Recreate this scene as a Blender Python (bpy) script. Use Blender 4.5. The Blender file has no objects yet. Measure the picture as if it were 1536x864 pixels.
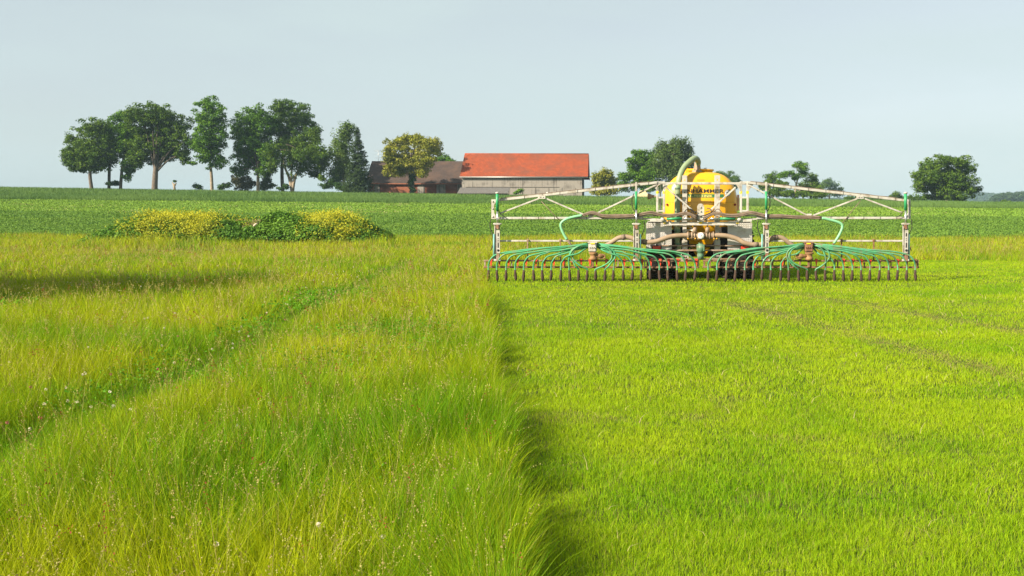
import bpy, math, random
import numpy as np
from mathutils import Vector, Matrix

random.seed(7)
RNG = np.random.default_rng(11)
R = math.radians
S = bpy.context.scene
COL = S.collection

# ------------------------------------------------------------------ camera, sky, sun, exposure
CAM_H = 1.9
PPX = 970.0              # the photograph is a crop: its optical axis meets the frame right of the middle
F_PX = 1493.3            # focal length in pixels of a 1536 wide frame (35 mm lens)
PITCH = math.atan(113.0 / F_PX)
cd = bpy.data.cameras.new('camera')
cam = bpy.data.objects.new('camera', cd)
COL.objects.link(cam)
cd.lens = 35.0
cd.sensor_width = 36.0
cd.shift_x = -(PPX - 1536 / 2) / 1536
cd.clip_start = 0.1
cd.clip_end = 12000
cam.location = (0, 0, CAM_H)
cam.rotation_euler = (math.pi / 2 - PITCH, 0, 0)
S.camera = cam

SUN_AZ = R(52)           # heading of the shadows, clockwise from the view direction
SUN_EL = R(32)
world = bpy.data.worlds.new('World')
S.world = world
world.use_nodes = True
nt = world.node_tree
bg = nt.nodes['Background']
sky = nt.nodes.new('ShaderNodeTexSky')
sky.sky_type = 'NISHITA'
sky.sun_disc = False
sky.sun_elevation = SUN_EL
sky.sun_rotation = SUN_AZ + math.pi
sky.altitude = 400
sky.air_density = 1.0
sky.dust_density = 1.4
sky.ozone_density = 1.0
hsv = nt.nodes.new('ShaderNodeHueSaturation')
hsv.inputs['Saturation'].default_value = 0.45
nt.links.new(sky.outputs[0], hsv.inputs['Color'])
veil = nt.nodes.new('ShaderNodeMix')      # thin even high cloud over the blue
veil.data_type = 'RGBA'
veil.inputs['B'].default_value = (4.5, 5.35, 5.4, 1)
wtc = nt.nodes.new('ShaderNodeTexCoord')
wmp = nt.nodes.new('ShaderNodeMapping')
wmp.inputs['Scale'].default_value = (2.0, 2.0, 9.0)
wmp.inputs['Rotation'].default_value = (0, R(8), 0)
wno = nt.nodes.new('ShaderNodeTexNoise')
wno.inputs['Scale'].default_value = 1.6
wno.inputs['Detail'].default_value = 5
wmr = nt.nodes.new('ShaderNodeMapRange')
wmr.inputs['From Min'].default_value = 0.3
wmr.inputs['From Max'].default_value = 0.7
wmr.inputs['To Min'].default_value = 0.35
wmr.inputs['To Max'].default_value = 0.85
nt.links.new(wtc.outputs['Generated'], wmp.inputs['Vector'])
nt.links.new(wmp.outputs[0], wno.inputs['Vector'])
nt.links.new(wno.outputs['Fac'], wmr.inputs['Value'])
nt.links.new(wmr.outputs[0], veil.inputs['Factor'])
nt.links.new(hsv.outputs[0], veil.inputs['A'])
nt.links.new(veil.outputs['Result'], bg.inputs['Color'])
bg.inputs['Strength'].default_value = 0.066

sl = bpy.data.lights.new('sun', 'SUN')
sl.energy = 5.0
sl.angle = R(0.6)
sl.color = (1.0, 0.89, 0.72)
so = bpy.data.objects.new('sun', sl)
COL.objects.link(so)
sdir = Vector((math.sin(SUN_AZ) * math.cos(SUN_EL), math.cos(SUN_AZ) * math.cos(SUN_EL), -math.sin(SUN_EL)))
so.rotation_euler = sdir.to_track_quat('-Z', 'Y').to_euler()
so.location = (-30, -25, 40)

S.view_settings.view_transform = 'Standard'
S.view_settings.look = 'None'
S.view_settings.gamma = 1.0
S.view_settings.use_curve_mapping = False
S.view_settings.exposure = 1.15
S.cycles.use_denoising = True
S.cycles.max_bounces = 6
S.cycles.diffuse_bounces = 3
S.cycles.transmission_bounces = 4
S.cycles.volume_bounces = 0

# ------------------------------------------------------------------ picture coordinates -> world
CP, SP = math.cos(PITCH), math.sin(PITCH)


def W(px, py, Y):
    """point at depth Y seen at picture point (px, py) of the 1536x864 frame"""
    u, v = px - PPX, 432.0 - py
    k = Y / (v * SP + F_PX * CP)
    return Vector((u * k, Y, CAM_H + (v * CP - F_PX * SP) * k))


def smooth(t):
    t = np.clip(t, 0, 1)
    return t * t * (3 - 2 * t)


def shear(X, v):
    w = smooth((v - 42) / 28.0) * (1 - smooth((v - 260) / 140.0))
    return v - 0.10 * np.clip(X + 0.135 * v, -130, 130) * w


def crest_z(X):
    px = np.clip(PPX + F_PX * X / 205.0, -700, 2200)
    ys = 283.5 + 26.5 * px / 1536.0
    return CAM_H + (319 - ys) / F_PX * 205.0


def ground_v(X, v):
    """height at row v (a row follows the slightly oblique field edges)"""
    zc = crest_z(X)
    up = np.where(v < 78, 0.5 * np.clip((v - 62) / 16.0, 0, 1) ** 2 * 16 / 130.0,
                  (v - 70) / 130.0)
    r = np.clip(up, 0, 1)
    r = np.where(v > 188, (188 - 70) / 130.0 + (1 - (188 - 70) / 130.0) * (1 - (1 - np.clip((v - 188) / 34, 0, 1)) ** 2) * .9, r)
    z = zc * r
    fall = smooth((v - 250) / 200.0)
    return z * (1 - fall) + (-3.0) * fall


def inv_v(X, Y):
    v = np.array(Y, dtype=float)
    for _ in range(6):
        v = v + (Y - shear(X, v))
    return v


def gz(X, Y):
    X = np.asarray(X, float)
    Y = np.asarray(Y, float)
    return ground_v(X, inv_v(X, Y))


def vnoise(x, y, s, seed=0):
    """value noise 0..1 of wavelength s"""
    x = np.asarray(x) / s + 1000.0
    y = np.asarray(y) / s + 1000.0
    ix, iy = np.floor(x).astype(np.int64), np.floor(y).astype(np.int64)
    fx, fy = x - ix, y - iy
    fx, fy = fx * fx * (3 - 2 * fx), fy * fy * (3 - 2 * fy)

    def h(a, b):
        n = (a * 73856093) ^ (b * 19349663) ^ (seed * 83492791)
        n = (n ^ (n >> 13)) * 1274126177
        n = n ^ (n >> 16)
        return (n & 0xffff) / 65535.0
    return (h(ix, iy) * (1 - fx) + h(ix + 1, iy) * fx) * (1 - fy) + (h(ix, iy + 1) * (1 - fx) + h(ix + 1, iy + 1) * fx) * fy


# ------------------------------------------------------------------ materials
def mat(name, col, rough=0.6, metal=0.0, var=0.15, scale=6.0, dirt=None, dirt_amt=0.5, dirt_scale=3.0, bump=0.0, spec=0.4, coat=0.0):
    m = bpy.data.materials.new(name)
    m.use_nodes = True
    t = m.node_tree
    n, l = t.nodes, t.links
    p = n['Principled BSDF']
    p.inputs['Roughness'].default_value = rough
    p.inputs['Metallic'].default_value = metal
    p.inputs['Specular IOR Level'].default_value = spec
    p.inputs['Coat Weight'].default_value = coat
    tc = n.new('ShaderNodeTexCoord')
    no = n.new('ShaderNodeTexNoise')
    no.inputs['Scale'].default_value = scale
    no.inputs['Detail'].default_value = 5
    l.new(tc.outputs['Object'], no.inputs['Vector'])
    cr = n.new('ShaderNodeValToRGB')
    e = cr.color_ramp.elements
    e[0].position, e[1].position = 0.3, 0.7
    e[0].color = tuple(c * (1 - var) for c in col) + (1,)
    e[1].color = tuple(min(1, c * (1 + var)) for c in col) + (1,)
    l.new(no.outputs['Fac'], cr.inputs['Fac'])
    out = cr.outputs['Color']
    if dirt:
        n2 = n.new('ShaderNodeTexNoise')
        n2.inputs['Scale'].default_value = dirt_scale
        n2.inputs['Detail'].default_value = 8
        n2.inputs['Roughness'].default_value = 0.7
        l.new(tc.outputs['Object'], n2.inputs['Vector'])
        r2 = n.new('ShaderNodeValToRGB')
        a = 0.62 - 0.35 * dirt_amt
        r2.color_ramp.elements[0].position = a
        r2.color_ramp.elements[1].position = a + 0.18
        l.new(n2.outputs['Fac'], r2.inputs['Fac'])
        mx = n.new('ShaderNodeMix')
        mx.data_type = 'RGBA'
        l.new(r2.outputs['Color'], mx.inputs['Factor'])
        l.new(out, mx.inputs['A'])
        mx.inputs['B'].default_value = tuple(dirt) + (1,)
        out = mx.outputs['Result']
    l.new(out, p.inputs['Base Color'])
    if bump:
        b = n.new('ShaderNodeBump')
        b.inputs['Strength'].default_value = bump
        b.inputs['Distance'].default_value = 0.05
        l.new(no.outputs['Fac'], b.inputs['Height'])
        l.new(b.outputs['Normal'], p.inputs['Normal'])
    return m


def leaf_mat(name, trans=0.35, rough=0.55, spec=0.3, warm=(1.0, 1.0, 0.6)):
    """diffuse + translucent leaf; colour from the per-leaf attribute"""
    m = bpy.data.materials.new(name)
    m.use_nodes = True
    t = m.node_tree
    n, l = t.nodes, t.links
    p = n['Principled BSDF']
    o = n['Material Output']
    p.inputs['Roughness'].default_value = rough
    p.inputs['Specular IOR Level'].default_value = spec
    a = n.new('ShaderNodeAttribute')
    a.attribute_name = 'tint'
    l.new(a.outputs['Color'], p.inputs['Base Color'])
    tr = n.new('ShaderNodeBsdfTranslucent')
    mu = n.new('ShaderNodeMix')
    mu.data_type = 'RGBA'
    mu.blend_type = 'MULTIPLY'
    mu.inputs['Factor'].default_value = 1
    mu.inputs['B'].default_value = tuple(warm) + (1,)
    l.new(a.outputs['Color'], mu.inputs['A'])
    l.new(mu.outputs['Result'], tr.inputs['Color'])
    mx = n.new('ShaderNodeMixShader')
    mx.inputs[0].default_value = trans
    l.new(p.outputs[0], mx.inputs[1])
    l.new(tr.outputs[0], mx.inputs[2])
    l.new(mx.outputs[0], o.inputs['Surface'])
    return m


def ground_mat(name, cols, scales, bump=0.6, bscale=8.0):
    m = bpy.data.materials.new(name)
    m.use_nodes = True
    t = m.node_tree
    n, l = t.nodes, t.links
    p = n['Principled BSDF']
    p.inputs['Roughness'].default_value = 0.9
    p.inputs['Specular IOR Level'].default_value = 0.1
    g = n.new('ShaderNodeNewGeometry')
    prev = None
    for k, (c, s) in enumerate(zip(cols[1:], scales)):
        no = n.new('ShaderNodeTexNoise')
        no.inputs['Scale'].default_value = s
        no.inputs['Detail'].default_value = 6
        l.new(g.outputs['Position'], no.inputs['Vector'])
        r = n.new('ShaderNodeValToRGB')
        r.color_ramp.elements[0].position = 0.42
        r.color_ramp.elements[1].position = 0.62
        l.new(no.outputs['Fac'], r.inputs['Fac'])
        mx = n.new('ShaderNodeMix')
        mx.data_type = 'RGBA'
        l.new(r.outputs['Color'], mx.inputs['Factor'])
        if prev is None:
            mx.inputs['A'].default_value = tuple(cols[0]) + (1,)
        else:
            l.new(prev, mx.inputs['A'])
        mx.inputs['B'].default_value = tuple(c) + (1,)
        prev = mx.outputs['Result']
    l.new(prev, p.inputs['Base Color'])
    no = n.new('ShaderNodeTexNoise')
    no.inputs['Scale'].default_value = bscale
    no.inputs['Detail'].default_value = 8
    l.new(g.outputs['Position'], no.inputs['Vector'])
    b = n.new('ShaderNodeBump')
    b.inputs['Strength'].default_value = bump
    b.inputs['Distance'].default_value = 0.15
    l.new(no.outputs['Fac'], b.inputs['Height'])
    l.new(b.outputs['Normal'], p.inputs['Normal'])
    return m


# ------------------------------------------------------------------ object helpers
def tag(o, label=None, cat=None, group=None, kind=None):
    if label:
        o['label'] = label
    if cat:
        o['category'] = cat
    if group:
        o['group'] = group
    if kind:
        o['kind'] = kind
    return o


def empty(name, loc, label, cat, group=None, rz=0.0):
    o = bpy.data.objects.new(name, None)
    o.empty_display_size = 0.5
    COL.objects.link(o)
    o.location = loc
    o.rotation_euler = (0, 0, rz)
    return tag(o, label, cat, group)


class MB:
    def __init__(self):
        self.v, self.f, self.s = [], [], []

    def add(self, vs, fs, smooth=False):
        b = len(self.v)
        self.v.extend([tuple(p) for p in vs])
        self.f.extend([tuple(i + b for i in q) for q in fs])
        self.s.extend([smooth] * len(fs))
        return self

    def box(self, c, size, rot=None):
        c = Vector(c)
        hx, hy, hz = (s / 2 for s in size)
        bev = min(hx, hy, hz) * 0.25
        vs = []
        for sx in (-1, 1):
            for sy in (-1, 1):
                for sz in (-1, 1):
                    vs.append(Vector((sx * (hx - bev), sy * (hy - bev), sz * hz)))
                    vs.append(Vector((sx * (hx - bev), sy * hy, sz * (hz - bev))))
                    vs.append(Vector((sx * hx, sy * (hy - bev), sz * (hz - bev))))
        if rot is not None:
            vs = [rot @ p for p in vs]
        vs = [p + c for p in vs]

        def ix(sx, sy, sz, k):
            return ((sx > 0) * 4 + (sy > 0) * 2 + (sz > 0)) * 3 + k
        fs = []
        for s in (-1, 1):
            fs.append((ix(-1, -1, s, 0), ix(1, -1, s, 0), ix(1, 1, s, 0), ix(-1, 1, s, 0))[::s])
            fs.append((ix(-1, s, -1, 1), ix(-1, s, 1, 1), ix(1, s, 1, 1), ix(1, s, -1, 1))[::s])
            fs.append((ix(s, -1, -1, 2), ix(s, 1, -1, 2), ix(s, 1, 1, 2), ix(s, -1, 1, 2))[::s])
        for a in (-1, 1):
            for b in (-1, 1):
                fs.append((ix(-1, a, b, 0), ix(1, a, b, 0), ix(1, a, b, 1), ix(-1, a, b, 1)))
                fs.append((ix(a, -1, b, 0), ix(a, 1, b, 0), ix(a, 1, b, 2), ix(a, -1, b, 2)))
                fs.append((ix(a, b, -1, 1), ix(a, b, 1, 1), ix(a, b, 1, 2), ix(a, b, -1, 2)))
                for c_ in (-1, 1):
                    fs.append((ix(a, b, c_, 0), ix(a, b, c_, 1), ix(a, b, c_, 2)))
        return self.add(vs, fs)

    def bar(self, a, b, w, d):
        """rectangular bar from a to b, w across the picture, d in depth"""
        a, b = Vector(a), Vector(b)
        z = b - a
        L = z.length
        z.normalize()
        y = Vector((0, 1, 0))
        if abs(z.dot(y)) > 0.95:
            y = Vector((0, 0, 1))
        x = y.cross(z).normalized()
        y = z.cross(x).normalized()
        M = Matrix((x, y, z)).transposed()
        return self.box((a + b) / 2, (w, d, L), M)

    def tube(self, pts, r, n=8, smooth=True, caps=True):
        pts = [Vector(p) for p in pts]
        rs = r if isinstance(r, (list, tuple)) else [r] * len(pts)
        vs, fs = [], []
        t0 = (pts[1] - pts[0]).normalized()
        up = Vector((0, 1, 0)) if abs(t0.y) < 0.9 else Vector((1, 0, 0))
        x = t0.cross(up).normalized()
        for i, p in enumerate(pts):
            if i == 0:
                t = t0
            elif i == len(pts) - 1:
                t = (pts[i] - pts[i - 1]).normalized()
            else:
                t = (pts[i + 1] - pts[i - 1])
                t = t.normalized() if t.length > 1e-9 else t0
            x = (x - t * x.dot(t))
            x = x.normalized() if x.length > 1e-6 else t.orthogonal().normalized()
            y = t.cross(x)
            for k in range(n):
                a = 2 * math.pi * k / n
                vs.append(p + (x * math.cos(a) + y * math.sin(a)) * rs[i])
        for i in range(len(pts) - 1):
            for k in range(n):
                k2 = (k + 1) % n
                fs.append((i * n + k, i * n + k2, (i + 1) * n + k2, (i + 1) * n + k))
        if caps:
            fs.append(tuple(range(n))[::-1])
            fs.append(tuple(range((len(pts) - 1) * n, len(pts) * n)))
        return self.add(vs, fs, smooth)

    def lathe(self, c, axis, prof, n=24, smooth=True, close=True):
        """prof: list of (along axis, radius)"""
        c = Vector(c)
        ax = Vector(axis).normalized()
        x = ax.orthogonal().normalized()
        y = ax.cross(x)
        vs, fs = [], []
        for (h, r) in prof:
            for k in range(n):
                a = 2 * math.pi * k / n
                vs.append(c + ax * h + (x * math.cos(a) + y * math.sin(a)) * r)
        for i in range(len(prof) - 1):
            for k in range(n):
                k2 = (k + 1) % n
                fs.append((i * n + k, i * n + k2, (i + 1) * n + k2, (i + 1) * n + k))
        if close:
            fs.append(tuple(range(n))[::-1])
            fs.append(tuple(range((len(prof) - 1) * n, len(prof) * n)))
        return self.add(vs, fs, smooth)

    def prism(self, poly, depth):
        """poly: points in one plane facing -Y; extruded along +Y"""
        n = len(poly)
        vs = [Vector(p) for p in poly] + [Vector(p) + Vector((0, depth, 0)) for p in poly]
        fs = [tuple(range(n)), tuple(range(n, 2 * n))[::-1]]
        for k in range(n):
            k2 = (k + 1) % n
            fs.append((k, k + n, k2 + n, k2))
        return self.add(vs, fs)

    def build(self, name, material, parent=None, label=None):
        org = Vector(parent_loc(parent)) if parent else Vector((0, 0, 0))
        me = bpy.data.meshes.new(name)
        me.from_pydata([tuple(Vector(p) - org) for p in self.v], [], self.f)
        me.polygons.foreach_set('use_smooth', self.s)
        me.materials.append(material)
        me.validate()
        me.update()
        o = bpy.data.objects.new(name, me)
        COL.objects.link(o)
        if parent:
            o.parent = parent
        if label:
            o['label'] = label
        return o


def parent_loc(p):
    v = Vector((0, 0, 0))
    while p:
        v += Vector(p.location)
        p = p.parent
    return v


def np_mesh(name, verts, quads, tris, tint, material, parent=None, smooth=False):
    """fast mesh from arrays; tint is one RGB per vertex"""
    org = np.array(parent_loc(parent)) if parent else np.zeros(3)
    me = bpy.data.meshes.new(name)
    nv = len(verts)
    nq, ntr = (0 if quads is None else len(quads)), (0 if tris is None else len(tris))
    me.vertices.add(nv)
    me.vertices.foreach_set('co', (verts - org).astype(np.float32).ravel())
    loops = []
    if nq:
        loops.append(quads.ravel())
    if ntr:
        loops.append(tris.ravel())
    loops = np.concatenate(loops).astype(np.int32)
    me.loops.add(len(loops))
    me.loops.foreach_set('vertex_index', loops)
    starts = np.concatenate([np.arange(nq) * 4, nq * 4 + np.arange(ntr) * 3]).astype(np.int32)
    me.polygons.add(nq + ntr)
    me.polygons.foreach_set('loop_start', starts)
    if smooth:
        me.polygons.foreach_set('use_smooth', np.ones(nq + ntr, dtype=bool))
    me.update(calc_edges=True)
    if tint is not None:
        at = me.attributes.new('tint', 'FLOAT_COLOR', 'POINT')
        c = np.ones((nv, 4), np.float32)
        c[:, :3] = tint
        at.data.foreach_set('color', c.ravel())
    me.materials.append(material)
    o = bpy.data.objects.new(name, me)
    COL.objects.link(o)
    if parent:
        o.parent = parent
    return o


def catmull(pts, n=6):
    pts = [Vector(p) for p in pts]
    P = [pts[0] * 2 - pts[1]] + pts + [pts[-1] * 2 - pts[-2]]
    out = []
    for i in range(1, len(P) - 2):
        a, b, c, d = P[i - 1], P[i], P[i + 1], P[i + 2]
        for k in range(n):
            t = k / n
            out.append(0.5 * ((2 * b) + (c - a) * t + (2 * a - 5 * b + 4 * c - d) * t * t + (3 * b - a - 3 * c + d) * t ** 3))
    out.append(pts[-1])
    return out


# ------------------------------------------------------------------ blades of grass
class Blades:
    def __init__(self):
        self.V, self.Q, self.T, self.C, self.n = [], [], [], [], 0

    def add(self, X, Y, Z, h, w, bend, col, seg=3, az=None, rng=RNG, face=None, lean=0.0):
        N = len(X)
        if N == 0:
            return
        az = rng.uniform(0, 2 * np.pi, N) if az is None else az
        fa = rng.uniform(0, 2 * np.pi, N) if face is None else face
        rows = []
        L = seg + 1
        for k in range(L):
            t = k / seg
            off = h * (lean * t + bend * t ** 2)
            zz = h * (t - 0.35 * np.minimum(bend, 1.2) * t ** 2.5)
            cx = X + np.cos(az) * off
            cy = Y + np.sin(az) * off
            ww = w * (1 - t ** 1.6) * 0.5
            if k < seg:
                rows.append(np.stack([cx - np.cos(fa) * ww, cy - np.sin(fa) * ww, Z + zz], 1))
                rows.append(np.stack([cx + np.cos(fa) * ww, cy + np.sin(fa) * ww, Z + zz], 1))
            else:
                rows.append(np.stack([cx, cy, Z + zz], 1))
        m = len(rows)
        V = np.stack(rows, 1).reshape(-1, 3)
        base = self.n + np.arange(N)[:, None] * m
        for k in range(seg - 1):
            self.Q.append(base + np.array([2 * k, 2 * k + 1, 2 * k + 3, 2 * k + 2])[None])
        self.T.append(base + np.array([2 * seg - 2, 2 * seg - 1, 2 * seg])[None])
        self.V.append(V)
        self.C.append(np.repeat(col, m, 0))
        self.n += len(V)

    def cards(self, P, nrm, size, col, rng=RNG, aspect=0.7):
        """rhombic leaves centred at P facing nrm"""
        N = len(P)
        if N == 0:
            return
        nrm = nrm / (np.linalg.norm(nrm, axis=1, keepdims=True) + 1e-9)
        r = rng.normal(size=(N, 3))
        a = np.cross(nrm, r)
        a /= np.linalg.norm(a, axis=1, keepdims=True) + 1e-9
        b = np.cross(nrm, a)
        s = (size if np.ndim(size) else np.full(N, size))[:, None] * 0.5
        fold = nrm * s * 0.25
        V = np.stack([P - a * s, P - b * s * aspect + fold, P + a * s, P + b * s * aspect + fold], 1).reshape(-1, 3)
        base = self.n + np.arange(N)[:, None] * 4
        self.Q.append(base + np.array([0, 1, 2, 3])[None])
        self.V.append(V)
        self.C.append(np.repeat(col, 4, 0))
        self.n += len(V)

    def build(self, name, material, parent=None):
        q = np.concatenate(self.Q) if self.Q else None
        t = np.concatenate(self.T) if self.T else None
        return np_mesh(name, np.concatenate(self.V), q, t, np.concatenate(self.C), material, parent)


def mixc(a, b, t):
    t = np.asarray(t)[:, None]
    return np.array(a)[None] * (1 - t) + np.array(b)[None] * t


# ------------------------------------------------------------------ the ground sheet and the fields
def edge_x(Y):
    """standing grass ends here: the mown strip lies to the right of it"""
    return -0.72 - (Y - 5.2) * (3.65 / 21.6)


MOWN_END = 39.0
rows_v = np.unique(np.concatenate([np.linspace(-60, 40, 26), np.linspace(40, 260, 111), np.linspace(260, 700, 24), np.linspace(700, 4000, 12)]))
cols_x = np.unique(np.concatenate([np.linspace(-4000, -300, 12), np.linspace(-300, 300, 121), np.linspace(300, 4000, 12)]))
VV, XX = np.meshgrid(rows_v, cols_x, indexing='ij')
YY = shear(XX, VV)
ZZ = ground_v(XX, VV)
gv = np.stack([XX, YY, ZZ], -1).reshape(-1, 3)
nc = len(cols_x)
ii, jj = np.meshgrid(np.arange(len(rows_v) - 1), np.arange(nc - 1), indexing='ij')
q = np.stack([ii * nc + jj, ii * nc + jj + 1, (ii + 1) * nc + jj + 1, (ii + 1) * nc + jj], -1).reshape(-1, 4)
m_soil = ground_mat('meadow_soil', [(0.045, 0.075, 0.012), (0.07, 0.11, 0.015), (0.10, 0.10, 0.03)], [0.7, 3.0], 0.7, 9.0)
m_crop_soil = ground_mat('crop_soil', [(0.02, 0.065, 0.012), (0.035, 0.10, 0.016)], [0.8], 0.8, 5.0)
m_far = ground_mat('far_land', [(0.05, 0.10, 0.02), (0.07, 0.11, 0.03)], [0.02], 0.2, 0.5)
ground = np_mesh('ground', gv, q, None, None, m_soil, smooth=True)
ground.data.materials.append(m_crop_soil)
ground.data.materials.append(m_far)
vmid = 0.5 * (rows_v[:-1] + rows_v[1:])
mi = np.where(vmid < 70, 0, np.where(vmid < 215, 1, 2))
ground.data.polygons.foreach_set('material_index', np.repeat(mi, nc - 1).astype(np.int32))
tag(ground, kind='structure')

# the far hills to the right, wooded
def ridge(name, Y, pts, depth, material):
    nx, ny = 160, 12
    xs = np.linspace(pts[0][0], pts[-1][0], nx)
    hs = np.interp(xs, [p[0] for p in pts], [p[1] for p in pts])
    k = Y / F_PX
    vs = []
    for j in range(ny + 1):
        t = j / ny
        prof = math.sin(math.pi * min(1, t) * 0.5) if t < 0.999 else 1
        for i in range(nx):
            X = (xs[i] - PPX) * k
            top = CAM_H + (319 - hs[i]) * k
            vs.append((X, Y + t * depth, -6 + (top + 6) * prof))
    vs = np.array(vs)
    I, J = np.meshgrid(np.arange(ny), np.arange(nx - 1), indexing='ij')
    q = np.stack([I * nx + J, I * nx + J + 1, (I + 1) * nx + J + 1, (I + 1) * nx + J], -1).reshape(-1, 4)
    o = np_mesh(name, vs, q, None, None, material, smooth=True)
    return tag(o, kind='structure'), vs


hills, hv = ridge('hills', 1500, [(880, 314), (1000, 311), (1150, 306), (1250, 300), (1330, 297), (1400, 297), (1470, 294), (1500, 288), (1536, 287), (1620, 290), (1750, 300), (1900, 312)], 350, m_far)

# ------------------------------------------------------------------ standing meadow grass
leaf_grass = leaf_mat('grass_blade', 0.42, 0.6, 0.10, (1.0, 0.97, 0.4))
XL, XR = 0.665, 0.392     # half widths of the field of view per metre of depth, left and right


def scatter(Y0, Y1, dens, x0=None, x1=None, margin=1.5):
    xa, xb = -XL * Y1 - margin, XR * Y1 + margin
    n = int(dens * (Y1 - Y0) * (xb - xa))
    X = RNG.uniform(xa, xb, n)
    Y = RNG.uniform(Y0, Y1, n)
    k = (X > -XL * Y - margin) & (X < XR * Y + margin)
    return X[k], Y[k]


def tall_mask(X, Y):
    ragged = (vnoise(Y, X * 0, 0.9, 3) - 0.5) * 0.12 + RNG.normal(0, 0.05, len(X))
    left = X < edge_x(Y) + ragged
    return (left | (Y > MOWN_END + (vnoise(X, Y, 3, 5) - .5) * 1.2)) & (inv_v(X, Y) < 71)


def track(X, Y):
    """old wheel track through the standing grass (0..1)"""
    c = -4.83 - (Y - 7.44) * .14 + 0.25 * (vnoise(Y, Y * 0, 6, 8) - .5)
    return np.exp(-((X - c) / 0.46) ** 2) * (Y < 40)


def tall_col(X, Y, n):
    a = vnoise(X, Y, 2.2, 21) * 0.6 + vnoise(X, Y, 0.6, 22) * 0.4
    b = vnoise(X, Y, 7, 23)
    g = np.array((0.120, 0.285, 0.005))
    yl = np.array((0.37, 0.425, 0.008))
    st = np.array((0.36, 0.29, 0.09))
    t = np.clip((a - 0.42) * 2.0 + .35 + RNG.normal(0, 0.30, n) + np.clip((Y - 10) / 90, 0, 0.2), 0, 1)
    t = t * (1 - 0.75 * track(X, Y))
    c = g[None] * (1 - t[:, None]) + yl[None] * t[:, None]
    s = (RNG.random(n) < 0.04 + 0.06 * b + np.clip((Y - 30) / 90, 0, .26)) * RNG.uniform(.4, 1, n)
    c = c * (1 - s[:, None]) + st[None] * s[:, None]
    red = (RNG.random(n) < 0.02 * (b > 0.5) + 0.05 * (Y > 42) * (vnoise(X, Y, 9, 31) > .5))
    c[red] = np.array((0.26, 0.12, 0.04)) * RNG.uniform(.8, 1.3, (red.sum(), 1))
    return c * RNG.uniform(0.6, 1.38, (n, 1))


tall = Blades()
for (Y0, Y1, dens, w, seg) in ((2.6, 6, 3500, .0058, 4), (6, 10, 2300, .0064, 4), (10, 16, 1150, .0082, 3), (16, 25, 520, .011, 3),
                               (25, 45, 210, .019, 2), (45, 78, 85, .036, 2)):
    X, Y = scatter(Y0, Y1, dens)
    k = tall_mask(X, Y)
    X, Y = X[k], Y[k]
    strip = (np.abs(Y - 50 - .05 * X) < 2.0) & (X < -19)
    X, Y = X[~strip], Y[~strip]
    if Y1 < 40:     # the cut edge stands as a dense wall
        m = int(dens * (Y1 - Y0) * 1.5)
        ye = RNG.uniform(Y0, Y1, m)
        xe = edge_x(ye) + (vnoise(ye, ye * 0, 0.9, 3) - .5) * .12 - np.abs(RNG.normal(0, .45, m))
        X, Y = np.concatenate([X, xe]), np.concatenate([Y, ye])
    n = len(X)
    clump = vnoise(X, Y, 0.35, 41)
    w = w * np.where(RNG.random(n) < .4, .5, 1.0)      # many are thin stems
    h = (0.29 + 0.16 * vnoise(X, Y, 1.6, 42) + 0.12 * clump) * RNG.uniform(0.5, 1.2, n)
    h *= (1 - 0.58 * track(X, Y))
    dip = vnoise(X, Y, 4.5, 43)
    ed = np.exp(-((X - edge_x(Y)) / .7) ** 2) * (Y < MOWN_END)
    h *= (0.62 + 0.62 * dip) * (1 - ed) + 1.0 * ed
    hpx = PPX + X / Y * F_PX
    h *= 1 + 1.1 * np.exp(-((Y - 53.8) / 2.4) ** 2) * (np.abs(hpx - 367) < 235) * vnoise(X, Y, 1.2, 44)
    tall.add(X, Y, gz(X, Y) - 0.02, h, w * RNG.uniform(.6, 1.3, n), RNG.uniform(0.03, 0.45, n) + (RNG.random(n) < .15) * .6, tall_col(X, Y, n), seg,
             az=2 * np.pi * vnoise(X, Y, .30, 45) * 1.6 + RNG.normal(0, .9, n), lean=np.abs(RNG.normal(0, .22, n)))
meadow = tall.build('meadow_grass', leaf_grass)
tag(meadow, 'tall uncut meadow grass left of the mown strip', 'grass', kind='stuff')

# thin flowering stalks with seed heads, sorrel and clover
sh = Blades()
for (Y0, Y1, dens, w) in ((2.8, 7, 60, .0030), (7, 14, 32, .0044), (14, 26, 16, .008), (26, 45, 5, .014)):
    X, Y = scatter(Y0, Y1, dens)
    k = tall_mask(X, Y) & (track(X, Y) < .5)
    X, Y = X[k], Y[k]
    n = len(X)
    h = RNG.uniform(0.38, 0.68, n)
    az = RNG.uniform(0, 2 * np.pi, n)
    bend = RNG.uniform(0.08, 0.45, n) + (RNG.random(n) < .15) * .5
    col = mixc((0.30, 0.30, 0.05), (0.42, 0.33, 0.13), RNG.random(n))
    Z = gz(X, Y)
    sh.add(X, Y, Z, h, np.full(n, w), bend, col, 5, az)
    # heads: small scales along the last quarter of the stalk
    kind = RNG.random(n)
    for j in range(14):
        t = 0.76 + 0.0185 * j
        off = bend * h * t ** 2
        zz = h * (t - 0.35 * np.minimum(bend, 1.2) * t ** 2.5)
        P = np.stack([X + np.cos(az) * off, Y + np.sin(az) * off, Z + zz], 1)
        P += RNG.normal(0, 1, (n, 3)) * (0.0030 + 0.0040 * (kind > .75) + .0035 * (kind > .9))[:, None] * (w / .003) ** .6
        hc = mixc((0.46, 0.42, 0.14), (0.36, 0.26, 0.12), (kind > .55) * RNG.uniform(.3, 1, n))
        red = kind > .955
        hc[red] = (0.30, 0.08, 0.04)
        nr = RNG.normal(size=(n, 3))
        sel = kind > 0.12
        sh.cards(P[sel], nr[sel], (RNG.uniform(.006, .0115, n) * (1 + .3 * (kind > .8)) * (w / .003) ** .7)[sel], hc[sel])
seed = sh.build('grass_seed_heads', leaf_grass)
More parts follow.
